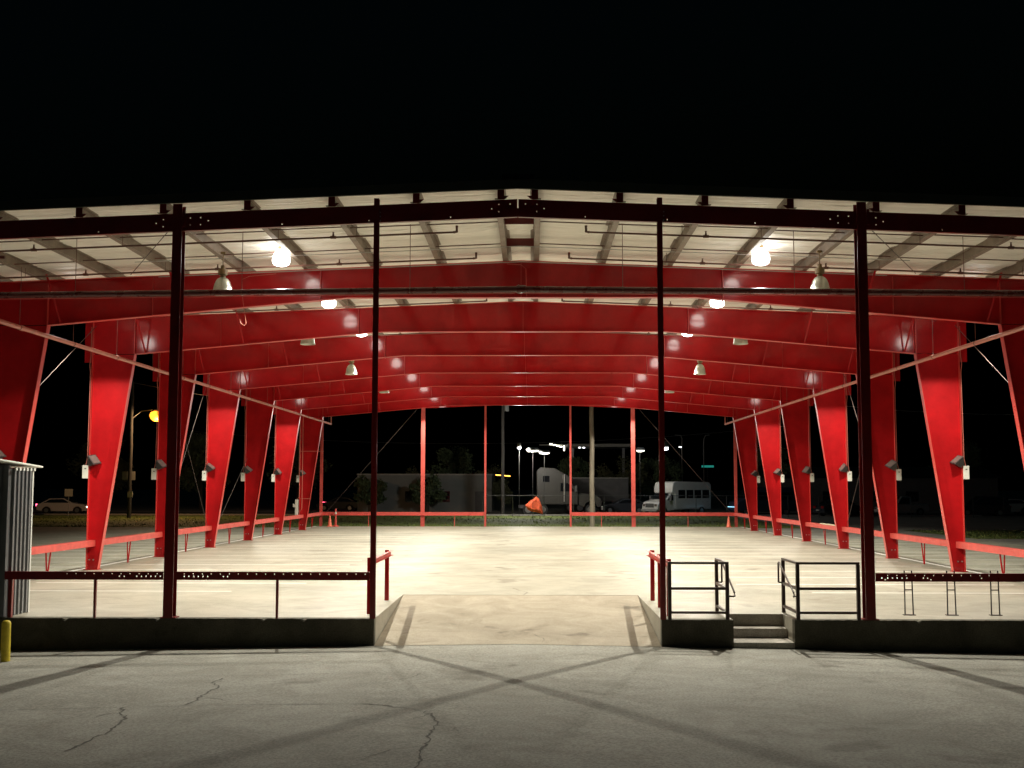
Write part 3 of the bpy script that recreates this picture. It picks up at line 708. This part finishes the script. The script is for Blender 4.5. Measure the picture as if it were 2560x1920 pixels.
# bollard, shed
t = tag(empty('bollard', (-9.08, -1.5, gz(-9.2,-1.5))), 'yellow steel bollard at the left end of the dock wall', 'bollard')
MB().lathe([(.0,.0),(.08,.0),(.082,.02),(.08,.66),(.072,.695),(.05,.715),(0,.725)], n=20).build('post', M['yellow'], t, smooth=True)
t = tag(empty('metal_shed', (-11, .55, 0)), 'grey corrugated metal shed with white roof edge at the left end of the dock', 'shed')
def corr(p0, p1, z0, z1, n, dep, out):
    b = MB(); p0 = Vector(p0); p1 = Vector(p1); d = p1-p0; o = Vector(out); pts = []
    for i in range(n):
        for f, q in ((.0,0),(.40,0),(.50,1),(.90,1)): pts.append(p0 + d*((i+f)/n) + o*dep*q)
    pts.append(p1)
    for p in pts: b.v += [(p.x,p.y,z0),(p.x,p.y,z1)]
    for i in range(len(pts)-1): b.f.append((2*i,2*i+2,2*i+3,2*i+1))
    return b
corr((-3,-.48), (1.28,-.48), .0, 2.86, 24, .045, (0,-1)).build('front_wall', M['shed'], t, normals=False) if False else None
b = corr((-3,-.46,0), (1.2,-.46,0), .01, 2.9, 30, .05, (0,-1,0)); b.build('wall', M['shed'], t, normals=False)
b = corr((1.2,-.46,0), (1.2,.44,0), .01, 2.84, 5, .05, (1,0,0)); b.build('wall', M['shed'], t, normals=False)
MB().box(-3,1.19,.46,.5,.01,2.82).build('wall', M['shed'], t)
MB().box(1.2,1.26,.445,.5,0,2.85).build('corner_trim', M['shedroof'], t)
MB().hexa([(-3.3,-1.25,2.98),(1.30,-1.25,2.98),(1.30,.85,2.87),(-3.3,.85,2.87),(-3.3,-1.25,3.015),(1.30,-1.25,3.015),(1.30,.85,2.905),(-3.3,.85,2.905)]).build('roof', M['shedroof'], t, bevel=.01)
b = MB()
for i in range(6): b.box(1.255,1.285,-.40+.17*i,-.33+.17*i,2.80,2.86)
b.build('rafter_tail', M['shedroof'], t)

# cones at the back corners
def cone():
    t = empty('traffic_cone'); MB().lathe([(.02,.72),(.03,.715),(.135,.035),(.14,.03),(.0,.03)], n=20).build('cone', M['orange'], t, smooth=True)
    MB().box(-.17,.17,-.17,.17,0,.03).build('base', M['orange'], t, bevel=.01); return t
c0 = cone(); c0.location = (-12.35, 52.2, 0); tag(c0, 'orange traffic cone at the back left corner of the slab', 'traffic cone', 'traffic cones at the back corners')
c1 = copy_tree(c0); c1.location = (12.45, 52.2, 0); tag(c1, 'orange traffic cone at the back right corner of the slab', 'traffic cone', 'traffic cones at the back corners')
t = tag(empty('delineator', (-12.0, 52.3, 0)), 'tall coral delineator post beside the back left cone', 'delineator post')
MB().lathe([(.0,1.12),(.04,1.11),(.055,1.05),(.05,1.0),(.055,.6),(.07,.1),(.2,.05),(.2,0),(0,0)], n=16).build('post', M['salmon'], t, smooth=True); MB().lathe([(.0565,.92),(.0565,.78)], n=16).build('band', M['white_box'], t)
t = tag(empty('board', (12.93, 28.6, .89)), 'pale board lying on the right hand girt', 'board')
MB().box(-.09,.09,-1.9,1.5,0,.03).build('plank', M['plywood'], t)

# ------------------------------------------------------------------ background
def pole(loc, h, r0, r1, m, label, name='utility_pole'):
    t = tag(empty(name, loc), label, 'pole'); n = 8
    MB().tube([(0.02*math.sin(i*2), 0, h*i/n) for i in range(n+1)], [r0+(r1-r0)*i/n for i in range(n+1)], 12).build('pole', m, t, smooth=True); return t
up = pole((4.15, 55.4, -.09), 10.6, .17, .13, M['wood'], 'weathered grey wooden utility pole on the grass behind the slab')
MB().box(-1.1,1.1,-.2,-.1,9.8,9.95).build('crossarm', M['wood'], up)
u2 = pole((-2.4, 86, -.09), 11.5, .17, .13, M['dwood'], 'dark utility pole beside the road near the truck')
MB().box(-.9,.9,-.2,-.1,10.6,10.72).build('crossarm', M['dwood'], u2); MB().lathe([(0,.5),(.2,.5),(.22,.0),(0,0)], c=(.35,-.1,9.4), n=12).build('transformer', M['steelgrey'], u2)
sl = pole((-32.6, 75, -.1), 11.2, .17, .13, M['greypole'], 'wooden street lamp pole with glowing orange lamp and small boards', 'street_lamp')
MB().tube([(0,0,8.1),(.8,0,8.75),(1.7,0,8.85)], .04, 8).build('arm', M['steelgrey'], sl)
MB().lathe([(.0,.16),(.14,.14),(.2,.05),(.2,0),(0,0)], c=(2.0,0,8.74), n=14).build('lamp_head', M['steelgrey'], sl, smooth=True)
MB().lathe([(.19,0),(.42,-.10),(.52,-.36),(.42,-.64),(.22,-.80),(0,-.84)], c=(2.0,0,8.735), n=16).build('lamp_glass', M['e_orange'], sl, smooth=True)
MB().box(-.7,.35,.2,.24,3.1,3.8).build('sign_board', M['sign'], sl)
MB().box(-.08,.34,-.26,-.18,1.7,2.15).build('meter_box', M['white_box'], sl)
def plight(o, loc, P, c, r=.15):
    ld = bpy.data.lights.new('lamp_light', 'POINT'); ld.energy = P; ld.color = c; ld.shadow_soft_size = r
    l = bpy.data.objects.new('lamp_light', ld); col.objects.link(l); l.location = loc
    if o: l.parent = o
plight(sl, (2.6,-.3,7.6), 1100, (1,.55,.25))
t = tag(empty('road_sign', (-40.3, 82, -.1)), 'small grey road sign on a thin post by the roadside', 'sign')
MB().box(-.35,.35,-.02,.02,1.7,2.35).build('sign_board', M['sign'], t); MB().tube([(0,.03,0),(0,.03,2.3)], .03, 6).build('post', M['steelgrey'], t)
# overhead wires
for i, (a, b_, sag) in enumerate((((-32.6,75,11.0),(-2.4,86,11.2),1.6), ((-2.4,86,11.2),(4.15,55.4,10.4),.8), ((4.15,55.4,10.3),(60,70,10),2.5), ((-45,120,9.5),(30,118,9.6),2.0))):
    pts = [tuple(Vector(a).lerp(Vector(b_), j/20) - Vector((0,0,4*sag*(j/20)*(1-j/20)))) for j in range(21)]
    w = MB().tube(pts, .014, 4).build('overhead_wire', M['steelgrey'])
    tag(w, ('thin overhead wire from the street lamp pole to the dark pole','thin overhead wire between the dark pole and the grey pole','thin overhead wire running right from the grey pole','faint overhead wire above the distant fuel canopy')[i], 'wire', 'thin overhead wires')

def wheel(parent, x, y, z, r, w, nm='wheel'):
    o = MB().disc((x,y,z), r, (0,1,0), w, 20).build(nm, M['tyre'], parent, smooth=True)
    MB().disc((x,y,z), r*.6, (0,1,0), w+.03, 16, ).build('rim', M['rim'], o, smooth=True)
def car(loc, rz, paint, label, kind='sedan', group='cars parked and passing beyond the pavilion', lit=False):
    """x forward, built 4.6 m long"""
    t = tag(empty('parked_car' if not lit else 'passing_car', loc, rz), label, 'car', group)
    H = 1.45 if kind == 'sedan' else 1.75; Lr = .62 if kind == 'sedan' else .95
    b = MB()
    low = [(-2.3,.35),(-2.32,.75),(-2.2,.95 if kind=='sedan' else 1.05),(-1.6,1.0),(1.0,.98),(1.9,.86),(2.25,.72),(2.32,.5),(2.25,.28),(1.85,.24),(1.78,.5),(1.55,.66),(1.3,.66),(1.08,.5),(1.0,.24),(-.95,.24),(-1.03,.5),(-1.25,.66),(-1.5,.66),(-1.73,.5),(-1.82,.26)]
    b.prism(low, 'y', -.88, .88); b.build('body', paint, t, bevel=.05)
    if kind == 'sedan': cab = [(-1.95,.99),(-1.15,1.42),(.1,1.45),(1.05,.98)]
    elif kind == 'suv': cab = [(-2.2,1.02),(-2.0,1.72),(.2,1.76),(1.1,1.0)]
    else: cab = [(-.6,1.0),(-.5,1.70),(.4,1.74),(1.15,1.0)]
    n = len(cab); c = MB(); pts = [(x,-.84+.14*(z-1)*1.4,z) for x, z in cab] + [(x,.84-.14*(z-1)*1.4,z) for x, z in cab]
    c.v = pts; c.f = [tuple(range(n)), tuple(range(2*n-1,n-1,-1))] + [(i,(i+1)%n,n+(i+1)%n,n+i) for i in range(n)]
    c.build('cabin', paint, t, bevel=.04)
    for s_ in (-1, 1):
        k = [(cab[0][0]+.28,1.03),(cab[1][0]+.12,cab[1][1]-.08),(cab[2][0]-.04,cab[2][1]-.08),(cab[3][0]-.28,1.03)]
        w = MB(); pp = [(x, s_*(.85-.14*(z-1)*1.4), z) for x, z in k]; w.quad(*pp); w.quad(*[(x, y+s_*.012, z) for x, y, z in pp]); w.build('side_window', M['glass'], t)
    (x0,z0),(x1,z1) = cab[2], cab[3]; MB().quad((x0+.08,-.66,z0-.05),(x1+.0,-.74,z1+.06),(x1+.0,.74,z1+.06),(x0+.08,.66,z0-.05)).build('windscreen', M['glass'], t, loc=(.03,0,.03))
    (x0,z0),(x1,z1) = cab[1], cab[0]; MB().quad((x0-.08,-.66,z0-.05),(x1-.0,-.74,z1+.08),(x1-.0,.74,z1+.08),(x0-.08,.66,z0-.05)).build('rear_window', M['glass'], t, loc=(-.03,0,.02))
    for wx in (-1.38, 1.42):
        for wy in (-.80, .80): wheel(t, wx, wy, .33, .33, .2)
    for s_ in (-1, 1):
        MB().box(-2.36,-2.2,s_*.62-.2,s_*.62+.2,.72,.92).build('tail_light', M['e_red'] if lit else mat_red, t)
        MB().box(2.2,2.34,s_*.62-.18,s_*.62+.18,.55,.7).build('headlight', M['e_head'] if lit else M['lens'], t)
    MB().box(-2.40,-2.30,-.3,.3,.5,.62).build('number_plate', M['e_head'] if lit else M['sign'], t)
    return t
mat_red = mat('tail lamp plastic', (.3, .01, .01), .3)
car((-43.9, 90.3, -.08), R(6), M['paint_silver'], 'silver car passing on the road behind the left columns, tail lights glowing', 'sedan', lit=True)
car((-20.0, 104, -.08), R(170), M['paint_dark'], 'dark car with one red tail light glowing, far beyond the left back corner', 'sedan')
MB().box(-.3,.3,-.05,.05,0,.22).build('tail_light', M['e_red'], bpy.data.objects[[o.name for o in col.objects if o.name.startswith('parked_car')][-1]], loc=(2.0,-.95,.7))
for (X, Y, rz, p, kd, lb) in ((22.5, 92, 150, 'paint_dark', 'suv', 'dark sport utility car parked behind the far right columns'),
    (27.5, 84, 20, 'paint_dark', 'sedan', 'black sedan parked in the dark lot behind the fourth right column'),
    (34.0, 88, 195, 'paint_silver', 'pickup', 'grey pickup parked in the dark lot right of the main front column'),
    (40.5, 86, 175, 'paint_dark', 'suv', 'dark van shaped car parked at the right end of the lot'),
    (9.0, 93, 185, 'paint_dark', 'sedan', 'dark sedan parked between the truck and the white bus'),
    (45.5, 93, 185, 'paint_silver', 'sedan', 'silver sedan behind the dark van at the far right')):
    car((X, Y, -.08), R(rz), M[p], lb, kd)
# pale tractor truck facing right
t = tag(empty('truck', (3.6, 88.5, -.08)), 'pale grey sleeper truck facing right beyond the back of the pavilion', 'truck')
b = MB().prism([(-2.9,.95),(-2.95,4.0),(-2.6,4.35),(-1.2,4.25),(.1,3.5),(.15,3.0),(.75,2.35),(.85,2.1),(.85,.95)], 'y', -1.2, 1.2); b.build('cab', M['paint_grey'], t, bevel=.08)
b = MB().prism([(.86,.9),(.86,2.05),(2.5,1.8),(2.95,1.45),(3.0,.75),(2.6,.7),(2.4,1.1),(2.0,1.25),(1.6,1.1),(1.4,.7)], 'y', -1.0, 1.0); b.build('hood', M['paint_grey'], t, bevel=.06)
for s_ in (-1, 1):
    MB().box(-2.35,-1.75,s_*1.205-.01,s_*1.205+.01,3.0,3.55).build('sleeper_window', M['glass'], t)
    MB().prism([(-.75,2.15),(-.75,2.9),(-.05,2.9),(.45,2.3),(.5,2.15)], 'y', s_*1.21-.012, s_*1.21+.012).build('door_window', M['glass'], t)
    MB().box(-.95,-.935,s_*1.203-.006,s_*1.203+.006,1.0,2.95).build('door_seam', M['darkwall'], t)
    wheel(t, 2.0, s_*.98, .5, .5, .3); wheel(t, -2.4, s_*.95, .5, .5, .45); wheel(t, -3.7, s_*.95, .5, .5, .45)
    MB().tube([(-.4,s_*1.28,1.2),(-.4,s_*1.28,3.7)], .07, 10).build('exhaust', M['galv'], t)
    MB().box(.55,.75,s_*1.45-.12,s_*1.45+.12,2.1,2.7).build('mirror', M['darkwall'], t)
    MB().box(2.9,3.02,s_*.75-.16,s_*.75+.16,1.0,1.25).build('headlight', M['lens'], t)
MB().box(3.0,3.14,-1.15,1.15,.45,.8).build('bumper', M['galv'], t, bevel=.03)
MB().quad((.14,-1.0,2.95),(.74,-1.05,2.38),(.74,1.05,2.38),(.14,1.0,2.95)).build('windscreen', M['glass'], t, loc=(.04,0,.04))
MB().box(-4.6,-2.95,-.45,.45,.6,.9).build('chassis', M['darkwall'], t)
# box trailer behind
t = tag(empty('box_trailer', (7.6, 98, -.08)), 'dim box trailer with pale roof edge behind the grey wooden pole', 'trailer')
MB().box(-4.5,2.2,-1.2,1.2,1.1,3.4).build('box', M['darkwall'], t, bevel=.03); MB().box(-4.5,2.2,-1.22,1.22,3.401,3.48).build('roof_edge', M['kerb'], t)
for x in (-3.6,-2.6,1.2): wheel(t, x, -1.0, .5, .5, .3)
# white shuttle bus, three-quarter front towards the camera
t = tag(empty('shuttle_bus', (13.3, 86.5, -.08), R(-140)), 'white shuttle bus with raised roof cap parked beyond the back right', 'bus')
MB().prism([(-3.4,.55),(-3.45,2.75),(-3.2,3.0),(1.15,3.05),(1.55,2.95),(1.7,2.45),(1.72,2.05),(1.35,1.95),(1.3,.55)], 'y', -1.15, 1.15).build('coach_body', M['paint_white'], t, bevel=.1)
MB().prism([(1.3,.5),(1.36,1.94),(1.75,2.0),(2.35,1.42),(3.15,1.25),(3.4,1.0),(3.42,.55),(3.1,.45),(2.95,.8),(2.6,.95),(2.25,.8),(2.1,.45)], 'y', -.98, .98).build('cab', M['paint_white'], t, bevel=.07)
MB().quad((1.82,-.85,1.95),(2.36,-.9,1.45),(2.36,.9,1.45),(1.82,.85,1.95)).build('windscreen', M['glass'], t, loc=(.05,0,.05))
for s_ in (-1, 1):
    for i in range(4): MB().box(-3.1+1.05*i,-2.2+1.05*i,s_*1.152-.01,s_*1.152+.01,1.55,2.3).build('window', M['glass'], t)
    MB().prism([(1.42,1.35),(1.45,1.85),(1.72,1.9),(2.15,1.38)], 'y', s_*.985-.01, s_*.985+.01).build('door_window', M['glass'], t)
    wheel(t, 2.6, s_*.85, .4, .4, .25); wheel(t, -2.1, s_*.95, .4, .4, .4)
    MB().box(3.36,3.44,s_*.72-.13,s_*.72+.13,.85,1.05).build('headlight', M['lens'], t); MB().box(2.0,2.1,s_*1.25-.1,s_*1.25+.1,1.35,1.75).build('mirror', M['darkwall'], t)
MB().box(3.42,3.45,-.5,.5,.75,1.1).build('grille', M['darkwall'], t); MB().box(3.42,3.55,-.98,.98,.4,.62).build('bumper', M['steelgrey'], t, bevel=.03)
# second, darker van further right
t = tag(empty('dark_van', (21.2, 87, -.08), R(-165)), 'dark blue high roof van seen between the last right columns', 'van')
MB().prism([(-2.8,.4),(-2.85,2.3),(-2.6,2.55),(1.0,2.55),(1.5,2.3),(2.1,1.5),(2.9,1.25),(3.0,.9),(3.0,.4)], 'y', -1.0, 1.0).build('body', M['paint_blue'], t, bevel=.09)
for s_ in (-1, 1):
    for i in range(3): MB().box(-2.4+1.15*i,-1.4+1.15*i,s_*1.003-.008,s_*1.003+.008,1.4,2.1).build('window', M['glass'], t)
    wheel(t, 2.1, s_*.86, .36, .36, .24); wheel(t, -1.8, s_*.86, .36, .36, .24)
MB().quad((1.55,-.8,2.25),(2.12,-.85,1.55),(2.12,.85,1.55),(1.55,.8,2.25)).build('windscreen', M['glass'], t, loc=(.05,0,.05))
MB().box(2.98,3.06,-.9,.9,.75,.80).build('light_bar', emis('cold daytime lamp glow', (.35,.75,.95), 1.5), t)
# crumpled orange safety netting heap
random.seed(5); b = MB(); ring = [(-.95,.95),(-.55,1.35),(-.05,1.72),(.25,1.5),(.45,.9),(.55,.25),(.1,.35),(-.4,.45),(-.75,.6)]
for lay, (sc, yy) in enumerate(((.6,-.35),(1,-.12),(1,.15),(.55,.4))):
    for x, z in ring: b.v.append((x*sc+random.uniform(-.05,.05), yy+random.uniform(-.07,.07), .95+(z-.95)*sc+random.uniform(-.05,.05)))
n = len(ring)
for l in range(3):
    for i in range(n): b.f.append((l*n+i, l*n+(i+1)%n, (l+1)*n+(i+1)%n, (l+1)*n+i))
b.f.append(tuple(range(n))[::-1]); b.f.append(tuple(range(3*n,4*n)))
t = tag(empty('safety_sign', (.62, 82.2, -.09)), 'tilted orange fabric work sign standing beyond the dark grass', 'sign'); b.build('fabric', M['orange2'], t); MB().tube([(-.3,.1,0),(-.1,0,.9)], .03, 6).build('leg', M['steelgrey'], t); MB().tube([(.45,.1,0),(.2,0,.9)], .03, 6).build('leg', M['steelgrey'], t)
# chain fence along the lot behind
t = tag(empty('chain_fence', (8, 80, -.09)), 'dark chain link fence with thin posts behind the back lot', 'fence')
for i in range(18): MB().tube([(-12+2.6*i,0,0),(-12+2.6*i,0,1.85)], .03, 6).build('post', M['darkwall'], t)
MB().tube([(-12,0,1.83),(32.2,0,1.83)], .022, 6).build('rail', M['darkwall'], t)
b = MB()
for i in range(0, 221):
    x = -12+.2*i; b.tube([(x,0,.05),(x+.9,0,.95),(x,0,1.8)] if i % 2 else [(x+.9,0,.05),(x,0,.95),(x+.9,0,1.8)], .003, 3, cap=False)
b.build('mesh', M['darkwall'], t)
# buildings
t = tag(empty('low_building', (-10.8, 101, -.1)), 'long pale flat roofed building seen dimly behind trees beyond the road', 'building')
MB().box(-6.9,6.9,0,6,0,3.75).build('wall', M['wallfar'], t); MB().box(-7,7,-.12,6.1,3.751,3.9).build('parapet', M['kerb'], t)
for i in range(3): MB().box(-5.6+3.6*i,-4.6+3.6*i,-.03,-.001,1.0,2.1).build('window', M['glass'], t)
MB().box(5.2,6.1,-.04,-.001,0,2.1).build('door', M['darkwall'], t)
t = tag(empty('long_shed', (40, 112, -.1)), 'long low dark building beyond the right hand lot', 'building')
MB().box(-14,12,0,10,0,3.6).build('wall', M['darkwall'], t); MB().prism([(-.6,3.6),(5,4.9),(10.6,3.6)], 'x', -14.3, 12.3).build('roof', M['roof'], t)
for i in range(5): MB().box(-12+4.6*i,-10.6+4.6*i,-.03,-.001,1.0,2.1).build('window', M['glass'], t)
t = tag(empty('fuel_canopy', (7.5, 117, -.1)), 'distant flat canopy on columns with lamps under its edge', 'canopy')
MB().box(-3.2,4.2,-2,6,7.15,7.5).build('roof', M['sign'], t, bevel=.03)
for x in (-2.5, 3.5): MB().box(x-.15,x+.15,1.85,2.15,0,7.149).build('column', M['steelgrey'], t)
MB().box(-6.4,-3.0,0,.1,7.35,7.5).build('boom', M['sign'], t); MB().box(-3.6,-3.45,0,.12,6.75,7.35).build('boom_post', M['e_warm'], t)
# amber light bar and lit things near the canopy
def dlight(name, loc, shape, m, label, P=0, c=(1,.95,.85), polez=None):
    t = tag(empty(name, loc), label, 'lamp', 'distant lit lamps beyond the back lot')
    w, h = shape
    MB().lathe([(0,h/2),(w*.35,h/2),(w/2,h*.1),(w*.48,-h*.2),(0,-h*.2)], n=16).build('housing', M['steelgrey'], t, smooth=True)
    MB().lathe([(w*.475,-h*.205),(w*.4,-h*.45),(0,-h*.5)], n=16).build('lens', m, t, smooth=True)
    if polez is None: MB().tube([(0,.1,h*.4),(0,.6,h*.4),(0,.62,-loc[2]-.1)], .018, 6).build('pole', M['tyre'], t)
    if P: plight(t, (0,-.1,-h), P, c, .2)
dlight('area_lamp', (.32,80,5.65), (1.1,.36), M['e_warm'], 'wide glowing pendant lamp under two thin cables, leftmost pair, higher', 150)
dlight('area_lamp', (1.31,80,5.45), (.95,.34), M['e_warm'], 'wide glowing pendant lamp just right of the higher one', 90)
dlight('area_lamp', (-.85,80,5.96), (.35,.5), M['e_white'], 'small bright white lamp left of the pendant pair', 900)
dlight('area_lamp', (9.87,84,5.78), (.8,.36), M['e_warm'], 'warm slanted lamp right of the thick red back post', 80)
dlight('area_lamp', (11.31,78,5.93), (.8,.75), M['e_white'], 'brightest white lamp beside the right front post', 130, (.85,.93,1))
dlight('area_lamp', (17.3,116,7.15), (.3,.3), M['e_white'], 'tiny lamp right of the brightest white lamp')
for i, x in enumerate((2.45,2.85,3.25,3.6)):
    t = tag(MB().box(-.16,.16,-.1,.1,-.07,.07).build('tube_lamp', M['e_warm'], loc=(x,117,7.42-.10*i)), f'small glowing tube lamp, {ORD[i]} of four in a descending row', 'lamp', 'row of small tube lamps')
for i, x in enumerate((5.75, 6.25, 9.3)):
    tag(MB().lathe([(0,.1),(.13,.05),(.13,-.05),(0,-.1)], n=12).build('bulb_lamp', M['e_white'], loc=(x,116.9,7.05 if i < 2 else 7.3)), ('tiny white bulb left of its twin near the thin red post','tiny white bulb right of its twin near the thin red post','tiny white bulb under the distant canopy edge')[i], 'lamp', 'tiny bulbs under the distant canopy')
t = tag(empty('light_bar', (-2.5,92,3.55)), 'glowing amber light bar low in the dark between two poles', 'lamp'); MB().bar((-.72,0,.06),(.68,0,-.06),.08).build('bar', M['e_amber'], t); MB().tube([(0,.1,0),(0,.1,-3.6)], .05, 6).build('post', M['dwood'], t)
t = tag(empty('teal_sign', (20.6,117,4.85)), 'small glowing teal sign far beyond the back right', 'sign'); MB().box(-.7,.7,0,.1,-.12,.12).build('panel', M['e_teal'], t); MB().tube([(0,.15,0),(0,.15,-4.9)], .08, 6).build('post', M['dwood'], t)
for i, X in enumerate((17.5, 20.0)):
    tag(MB().tube([(0,0,0),(0,0,7.4),(.05,0,8.1),((-.1 if i == 0 else .25),0,8.5),((-.8 if i == 0 else .7),0,8.55)], .05, 8).build('lamp_bracket', M['steelgrey'], loc=(X,116,-.1)), ('grey curved lamp bracket bending left','grey curved lamp bracket bending right')[i], 'pole', 'curved lamp brackets')

# trees
def tree_mesh(seed, R_, H, n, leafm):
    random.seed(seed); tr = MB(); th = H*.45
    tr.tube([(0,0,0),(.05,.03,th*.5),(.0,.05,th),(.1,0,H*.75)], [.22,.17,.13,.05], 8)
    cl = []
    for i in range(26):
        a = random.uniform(0,6.28); rr = R_*math.sqrt(random.random())*.85; z = H*.32 + (H*.6)*random.random()
        k = 1-abs((z-H*.6)/(H*.48))**2; cl.append((rr*math.cos(a)*max(.35,k), rr*math.sin(a)*max(.35,k), z, random.uniform(.16,.34)*R_))
    for x, y, z, s_ in cl[:9]: tr.tube([(0,.03,th*.8),(x*.5,y*.5,(th*.8+z)/2+.2),(x,y,z)], [.07,.045,.015], 5)
    lf = MB()
    for _ in range(n):
        x, y, z, s_ = random.choice(cl); d = Vector((random.gauss(0,1),random.gauss(0,1),random.gauss(0,.8))).normalized()*s_*random.uniform(.5,1.1)
        p = Vector((x,y,z))+d; q = random.uniform(.09,.2); a = Vector((random.gauss(0,1),random.gauss(0,1),random.gauss(0,1))).normalized(); b_ = a.orthogonal().normalized()
        lf.quad(p-a*q, p+b_*q*.6, p+a*q, p-b_*q*.6)
    t = empty('tree'); tr.build('trunk', M['bark'], t, smooth=True); lf.build('crown', leafm, t, normals=False); return t
protos = [tree_mesh(11, 3.4, 7.2, 5200, M['leaf']), tree_mesh(12, 2.6, 5.6, 4200, M['leaf2']), tree_mesh(13, 1.7, 3.2, 3000, M['leaf'])]
spots = [(-8.3,108.6,0,.95,'broad dim green tree rising above the pale far building'), (-13.2,109,1,.8,'smaller dim tree at the left over the pale building roof'), (-4.6,109,1,.85,'dim tree above the right end of the pale building'),
    (-10.4,99.2,2,1.15,'round dark bush in front of the pale building'), (-16.2,99.5,2,1.1,'dark bush at the left end of the pale building'), (-2.9,103,1,.6,'leafy tree beside the amber light bar'),
    (10.6,106,1,1.0,'olive tree behind the white bus'), (13.6,107,0,.8,'larger olive tree right behind the white bus roof'), (4.9,108,0,.8,'dim tree above the sleeper truck'), (7.8,109,1,.85,'dim tree behind the box trailer'),
    (-26,112,0,1.1,'dark tree far behind the second left column'), (-38,116,0,1.2,'dark tree far behind the passing car'), (-50,118,1,1.5,'dark tree at the far left beyond the road'),
    (28,116,0,1.0,'dark tree beyond the long low dark building, left'), (50,118,0,1.1,'dark tree beyond the long low dark building, right')]
used = set()
for (X, Y, k, sc, lb) in spots:
    o = protos[k] if k not in used else copy_tree(protos[k]); used.add(k)
    o.location = (X, Y, -.1); o.scale = (sc, sc, sc); o.rotation_euler = (0, 0, random.uniform(0, 6)); tag(o, lb, 'tree', 'trees beyond the road')

# ------------------------------------------------------------------ world, camera, output
w = bpy.data.worlds.new('World'); scene.world = w; w.use_nodes = True; nt = w.node_tree
sky = nt.nodes.new('ShaderNodeTexSky'); sky.sky_type = 'NISHITA'; sky.sun_disc = False; sky.sun_elevation = R(-4); sky.sun_rotation = R(200)
tn = nt.nodes.new('ShaderNodeMix'); tn.data_type = 'RGBA'; tn.blend_type = 'MULTIPLY'; tn.inputs[0].default_value = 1; tn.inputs[7].default_value = (.35, 1., 1.05, 1)
nt.links.new(sky.outputs[0], tn.inputs[6]); nt.links.new(tn.outputs[2], nt.nodes['Background'].inputs[0]); nt.nodes['Background'].inputs[1].default_value = .045

cd = bpy.data.cameras.new('camera'); cam = bpy.data.objects.new('camera', cd); col.objects.link(cam); scene.camera = cam
cd.sensor_width = 36; cd.lens = 3006.825*36/2560; cd.clip_start = .1; cd.clip_end = 3000
yaw, pit, roll = .01697, .08507, .00107
fw = Vector((-math.sin(yaw)*math.cos(pit), math.cos(yaw)*math.cos(pit), math.sin(pit))); rt = Vector((math.cos(yaw), math.sin(yaw), 0)); upv = rt.cross(fw)
r2 = rt*math.cos(roll) + upv*math.sin(roll); u2 = -rt*math.sin(roll) + upv*math.cos(roll)
mx = Matrix((r2, u2, -fw)).transposed().to_4x4(); mx.translation = Vector((.28043, -23.03593, 2.5)); cam.matrix_world = mx

scene.render.engine = 'CYCLES'
cy = scene.cycles; cy.use_denoising = True; cy.max_bounces = 8; cy.diffuse_bounces = 4; cy.glossy_bounces = 3; cy.caustics_reflective = False; cy.caustics_refractive = False
cy.sample_clamp_indirect = 6; cy.use_light_tree = True
vs = scene.view_settings; vs.view_transform = 'Standard'; vs.look = 'None'; vs.exposure = .58; vs.gamma = 1
